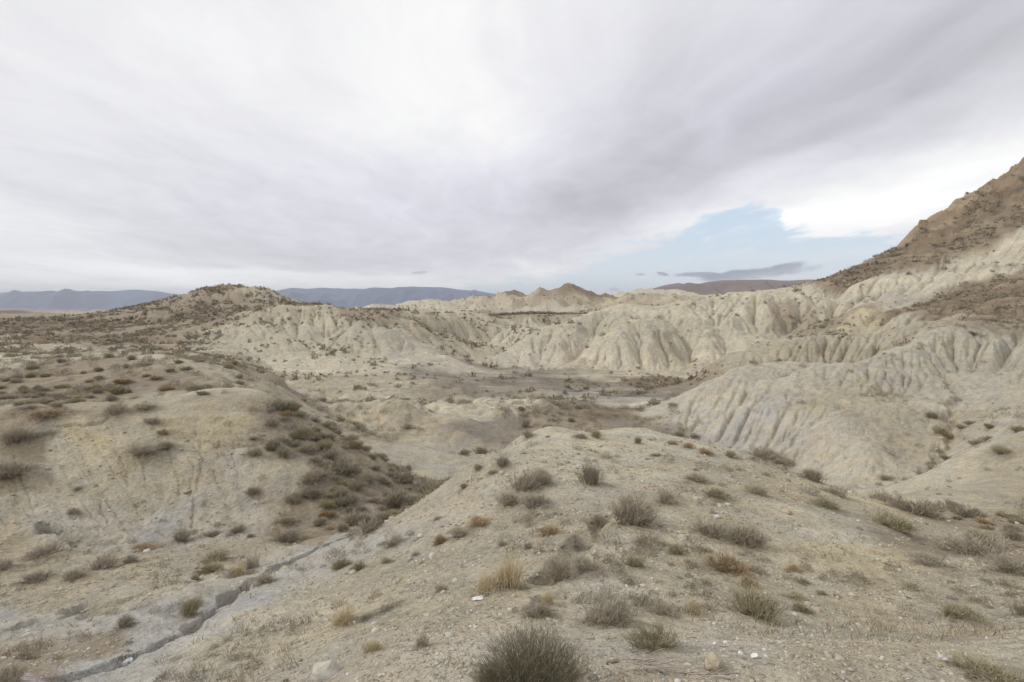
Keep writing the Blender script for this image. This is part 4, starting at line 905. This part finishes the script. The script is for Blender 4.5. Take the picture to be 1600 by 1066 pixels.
# small dry grass wisps and twig litter between the shrubs (uncountable)
def wisps(n):
    V = []; F = []; random.seed(5)
    for _ in range(n):
        y = math.exp(random.uniform(math.log(2.6), math.log(16))); p = random.uniform(-1.05, 1.05); x = p * y
        a_ = float(bilin(PEB, pc, qc, np.array([p]), np.array([math.log(y)]))[0])
        if float(perlin(np.array([x / 1.6]), np.array([y / 1.6]), 221)[0]) < .28: continue
        z = zat(x, y)
        for b in range(random.randint(4, 9)):
            h = random.uniform(.03, .11); a = random.random() * 6.283; w = .0022 + .0004 * y; o = len(V)
            bx, by = x + random.uniform(-.04, .04), y + random.uniform(-.04, .04); s = random.random() * 6.28
            V += [(bx - w * math.cos(s), by - w * math.sin(s), z - .01), (bx + w * math.cos(s), by + w * math.sin(s), z - .01), (bx + math.cos(a) * h * .6, by + math.sin(a) * h * .6, z + h)]
            F.append((o, o + 1, o + 2))
    return V, F
V, F = wisps(3500); o = bpy.data.objects.new('dry_grass', mesh_tris('dry_grass', V, F, simple_mat('dry_wisps', (.36, .31, .22), (.47, .41, .30)))); COL.objects.link(o)
o['kind'] = 'stuff'; set_tag(o, 'sparse wisps of dry grass among the gravel', 'grass')

# ---- stones
ico_v = []; t_ = (1 + 5 ** .5) / 2
for a, b in ((-1, t_), (1, t_), (-1, -t_), (1, -t_)): ico_v.append((a, b, 0))
for a, b in ((-1, t_), (1, t_), (-1, -t_), (1, -t_)): ico_v.append((0, a, b))
for a, b in ((t_, -1), (t_, 1), (-t_, -1), (-t_, 1)): ico_v.append((a, 0, b))
ico_v = np.array(ico_v, float); ico_v /= np.linalg.norm(ico_v[0])
ico_f = np.array([(0, 11, 5), (0, 5, 1), (0, 1, 7), (0, 7, 10), (0, 10, 11), (1, 5, 9), (5, 11, 4), (11, 10, 2), (10, 7, 6), (7, 1, 8), (3, 9, 4), (3, 4, 2), (3, 2, 6), (3, 6, 8), (3, 8, 9), (4, 9, 5), (2, 4, 11), (6, 2, 10), (8, 6, 7), (9, 8, 1)])
M_GRAV, T = mat_new('loose_gravel'); principled(T, T.n('ShaderNodeVertexColor', layer_name='leaf').outputs['Color'], .9)
n = 90000
yy = np.exp(rng.uniform(math.log(2.1), math.log(20), n)); pp = rng.uniform(-1.15, 1.15, n)
pb = bilin(PEB, pc, qc, pp, np.log(yy)); cl = fbm(pp * yy / .8, yy / .8, 3, 231)
kp = rng.random(n) < pb * np.clip(.55 + .8 * cl, .05, 1); pp = pp[kp]; yy = yy[kp]; n = len(pp)
zz_ = bilin(Z, pc, qc, pp, np.log(yy)); sz = np.clip(rng.lognormal(-4.9, .55, n), .003, .05) * np.clip(yy / 5, .7, 2.2)
q = ico_v[None] * rng.uniform(.6, 1.25, (n, 12, 1)) * sz[:, None, None] * np.stack([rng.uniform(.8, 1.3, n), rng.uniform(.8, 1.3, n), rng.uniform(.4, .8, n)], 1)[:, None, :]
an = rng.uniform(0, 6.28, n); ca, sa = np.cos(an)[:, None], np.sin(an)[:, None]
qx = q[..., 0] * ca - q[..., 1] * sa + (pp * yy)[:, None]; qy = q[..., 0] * sa + q[..., 1] * ca + yy[:, None]; qz = q[..., 2] + (zz_ + sz * .18)[:, None]
V = np.stack([qx, qy, qz], -1).reshape(-1, 3); F = (ico_f[None] + (np.arange(n) * 12)[:, None, None]).reshape(-1, 3)
me = mesh_tris('gravel', V, F, M_GRAV); at = me.color_attributes.new('leaf', 'FLOAT_COLOR', 'POINT')
pal = np.array([(.46, .42, .34), (.38, .33, .26), (.52, .49, .43), (.33, .27, .20), (.62, .60, .56), (.42, .34, .25)])
cc = pal[rng.choice(6, n, p=[.31, .27, .18, .12, .01, .11])] * rng.uniform(.85, 1.12, (n, 1))
at.data.foreach_set('color', np.concatenate([np.repeat(cc, 12, 0), np.ones((n * 12, 1))], 1).astype(np.float32).ravel())
o = bpy.data.objects.new('gravel', me); COL.objects.link(o); o['kind'] = 'stuff'; set_tag(o, 'loose pale gravel strewn over the foreground slope', 'gravel')

import bmesh
def rock_mesh(name, sx, sy, sz, seed, mat, rough=.18, flat=.0, cuts=3):
    bm = bmesh.new(); bmesh.ops.create_icosphere(bm, subdivisions=cuts, radius=1)
    r = random.Random(seed); offs = [(r.uniform(-1, 1), r.uniform(-1, 1), r.uniform(-1, 1)) for _ in range(7)]
    pls = [(Vector(o_).normalized(), r.uniform(.55, .85)) for o_ in offs]
    from mathutils import noise as mn
    for v in bm.verts:
        for nrm, d in pls:
            k = v.co.dot(nrm)
            if k > d: v.co -= nrm * (k - d) * .85
        v.co += v.co.normalized() * (mn.noise(v.co * 1.7 + Vector((seed, 0, 0))) * rough + mn.noise(v.co * 5 + Vector((seed, 3, 0))) * rough * .3)
        v.co = Vector((v.co.x * sx, v.co.y * sy, v.co.z * sz))
    me = bpy.data.meshes.new(name); bm.to_mesh(me); bm.free(); me.materials.append(mat); 
    return me
def stone_mat(name, a, b, sc=14):
    m, T = mat_new(name); pos = T.n('ShaderNodeTexCoord').outputs['Object']
    n_ = T.noise(pos, sc, 6, .65); bpn = T.n('ShaderNodeBump'); bpn.inputs['Strength'].default_value = .5; bpn.inputs['Distance'].default_value = .02; T.put(bpn.inputs['Height'], T.noise(pos, sc * 3, 5, .6))
    principled(T, T.mix(T.mr(n_, .35, .65), a, b), .9, bpn.outputs[0]); return m
M_TANROCK = stone_mat('tan_sandstone', (.40, .34, .25), (.52, .45, .34)); M_GREYROCK = stone_mat('pale_limestone', (.46, .43, .36), (.58, .55, .48)); M_WHITE = stone_mat('white_quartz', (.72, .70, .66), (.82, .80, .76))
def rock(u, v, wpx, hpx, label, mat, seed, name='stone', flat=.5, group=None, rz=0):
    l = ray(u, v); s = l.y / FX; me = rock_mesh(name, wpx * s / 2, wpx * s / 2 * .75, hpx * s / 2 * 1.1, seed, mat)
    o = bpy.data.objects.new(name, me); COL.objects.link(o); o.location = l + Vector((0, 0, hpx * s * .22)); o.rotation_euler = (0, 0, rz); set_tag(o, label, 'stone', group); return o
rock(510, 1056, 54, 28, 'large flat pale stone lying on grey gravel at the lower left', M_GREYROCK, 3)
rock(1118, 1043, 36, 30, 'tan angular block right of the fallen dead branch', M_TANROCK, 9, rz=.5)
for i, (u, v, w, lab) in enumerate([(1180, 1028, 13, 'bright white pebble, largest one right of the tan block'), (1157, 1022, 9, 'off white pebble just left of the brightest white pebble'), (924, 1046, 10, 'cream pebble right of the big broom bush'), (934, 1047, 5, 'tiny cream pebble touching the cream pebble by the broom'),
        (1019, 879, 6, 'white pebble right of the round grey shrub below the central shrub'), (1116, 1007, 7, 'small white pebble above the tan block'), (1134, 1005, 7, 'small white pebble right of its twin above the tan block'), (708, 1016, 9, 'cream pebble between twig clump and broom bush'), (633, 1017, 9, 'grey white pebble left of the reddish twig clump'),
        (737, 1026, 8, 'cream pebble closest to the left of the broom bush'), (743, 981, 6, 'white pebble, right one of the pair in mid gravel'), (735, 980, 5, 'white pebble, left one of the pair in mid gravel'), (1137, 967, 5, 'white pebble left of the round grey olive bush'), (749, 826, 4, 'white fleck beside the orange topped shrub'), (815, 752, 4, 'white fleck inside the upper left shrub cluster'),
        (555, 974, 7, 'white pebble in front of the pale yellow tuft'), (1222, 1033, 7, 'grey pebble right of the brightest white pebble'), (690, 940, 8, 'pinkish cream pebble below the straw tufts'), (1213, 1022, 5, 'small pebble on the dark grey gravel'), (986, 1014, 6, 'white pebble left of the fallen branch')]):
    rock(u, v, w, w * .75, lab, M_WHITE if 'white' in lab and 'grey' not in lab else M_GREYROCK, 20 + i, 'pebble')
# ledge stones on the left hill and small boulders in gullies
for i in range(7):
    u = 265 + i * 19 + random.uniform(-3, 3); v = 703 + (i * 1.3) + random.uniform(-1.5, 1.5)
    rock(u, v, random.uniform(4, 7), random.uniform(3, 4), 'small dark stone in the thin ledge line below the ochre bands', M_TANROCK, 60 + i, 'ledge_stone', group='ledge stones on the left hill')
rock(612, 812, 12, 7, 'dark flat stone overhanging the gully below the brushy flank', M_TANROCK, 91)

# ---- litter
M_PAPER, T = mat_new('white_plastic'); principled(T, (.80, .80, .82), .5)
def crumple(name, sx, sy, sz, seed, label, cat, u, v, rz=0):
    bm = bmesh.new(); bmesh.ops.create_grid(bm, x_segments=14, y_segments=8, size=1); r = random.Random(seed); from mathutils import noise as mn
    for vv in bm.verts:
        q = vv.co.copy(); e = 1 - .35 * abs(mn.noise(Vector((q.x * 2, q.y * 2, seed))))
        h = mn.noise(Vector((q.x * 1.6, q.y * 1.6, seed + 5))) + .5 * mn.noise(Vector((q.x * 4, q.y * 4, seed)))
        vv.co = Vector((q.x * sx * e + .25 * sx * mn.noise(q * 2), q.y * sy * e * (1 - .5 * q.x * q.x * .6), (h + .55) * sz))
    me = bpy.data.meshes.new(name); bm.to_mesh(me); bm.free(); me.materials.append(M_PAPER)
    o = bpy.data.objects.new(name, me); COL.objects.link(o); md = o.modifiers.new('thickness', 'SOLIDIFY'); md.thickness = .0015
    l = ray(u, v); o.location = l + Vector((0, 0, .012)); o.rotation_euler = (RAD(20), 0, rz); set_tag(o, label, cat)
crumple('plastic_bag', .062, .030, .030, 2, 'crumpled white plastic bag caught under the wide grey shrub', 'plastic bag', 952, 977, -.5)
crumple('paper_scrap', .048, .020, .012, 5, 'torn white paper scrap lying below the straw yellow tufts', 'paper', 746, 938, .1)
crumple('paper_scrap', .045, .018, .018, 8, 'white paper scrap on the brown gravel at the lower right', 'paper', 1482, 1034, -.4)
# crushed drink carton in the gully
l = ray(197, 1040); root = bpy.data.objects.new('drink_carton', None); COL.objects.link(root); root.location = l + Vector((0, 0, .028)); root.rotation_euler = (RAD(8), RAD(-6), RAD(22)); set_tag(root, 'crushed white drink carton lying in the cut gully', 'carton')
def carton(name, sx, sy, sz, off, mat):
    bm = bmesh.new(); bmesh.ops.create_cube(bm, size=1); bmesh.ops.subdivide_edges(bm, edges=bm.edges[:], cuts=3, use_grid_fill=True); from mathutils import noise as mn
    for vv in bm.verts: vv.co = Vector((vv.co.x * sx, vv.co.y * sy * (1 - .25 * abs(vv.co.x)), vv.co.z * sz)) + mn.noise_vector(vv.co * 3) * .006 + Vector(off)
    me = bpy.data.meshes.new(name); bm.to_mesh(me); bm.free(); me.materials.append(mat); o = bpy.data.objects.new(name, me); COL.objects.link(o); o.parent = root
MG, T = mat_new('grey_print'); principled(T, (.42, .44, .47), .5)
carton('body', .105, .06, .038, (0, 0, 0), M_PAPER); carton('cap', .014, .026, .02, (-.058, 0, 0), MG); carton('label_band', .03, .0615, .040, (.03, 0, 0), MG)

# ---- fallen dead branch right of the broom bush
def branch():
    random.seed(12); l = ray(1010, 1052); root = bpy.data.objects.new('fallen_branch', None); COL.objects.link(root); root.location = l + Vector((0, 0, .02)); root.rotation_euler = (0, 0, RAD(-8)); set_tag(root, 'fallen dead branch with fine twigs, lying right of the broom bush', 'branch')
    def tube(path, r0, r1, V, F):
        b = len(V); n = len(path)
        for i, q in enumerate(path):
            r = r0 + (r1 - r0) * i / (n - 1)
            for k in range(5): a = k * 1.2566; V.append((q.x, q.y + math.cos(a) * r, q.z + math.sin(a) * r))
        for i in range(n - 1):
            for k in range(5): F.append((b + i * 5 + k, b + i * 5 + (k + 1) % 5, b + (i + 1) * 5 + (k + 1) % 5, b + (i + 1) * 5 + k))
    V, F = [], []; main = [Vector((-.20 + .09 * i, .03 * math.sin(i * .9), .012 + .01 * math.sin(i * 1.3))) for i in range(8)]
    tube(main, .009, .003, V, F); me = mesh_tris('limb', V, F, M_WOOD); o = bpy.data.objects.new('limb', me); COL.objects.link(o); o.parent = root
    V, F = [], []
    for i in range(90):
        t = random.uniform(0, 6.5); j = int(t); q = main[j].lerp(main[j + 1], t - j); path = [q.copy()]; a = random.uniform(-.9, .6)
        for s in range(5): a += random.uniform(-.25, .25); q = q + Vector((math.cos(a), math.sin(a), random.uniform(-.15, .28) - .04 * s)) * random.uniform(.03, .055); q.z = max(q.z, .002); path.append(q.copy())
        tube(path, .0026, .0009, V, F)
    me = mesh_tris('fine_twigs', V, F, simple_mat('weathered_twigs', (.36, .31, .26), (.46, .41, .35))); o = bpy.data.objects.new('fine_twigs', me); COL.objects.link(o); o.parent = root
branch()

# ------------------------------------------------------------------ haze
hm, T = mat_new('air'); pv = T.n('ShaderNodeVolumePrincipled'); pv.inputs['Color'].default_value = (.84, .90, 1.0, 1); pv.inputs['Density'].default_value = 1.15e-4; pv.inputs['Anisotropy'].default_value = .2
T.put(T.n('ShaderNodeOutputMaterial').inputs['Volume'], pv.outputs[0])
bm = bmesh.new(); bmesh.ops.create_cube(bm, size=1); me = bpy.data.meshes.new('haze'); bm.to_mesh(me); bm.free(); me.materials.append(hm)
hz = bpy.data.objects.new('haze', me); COL.objects.link(hz); hz.scale = (17600, 17600, 440); hz.location = (0, 0, 60); hz['kind'] = 'stuff'; hz['label'] = 'thin pale blue haze over the whole valley'; hz['category'] = 'haze'
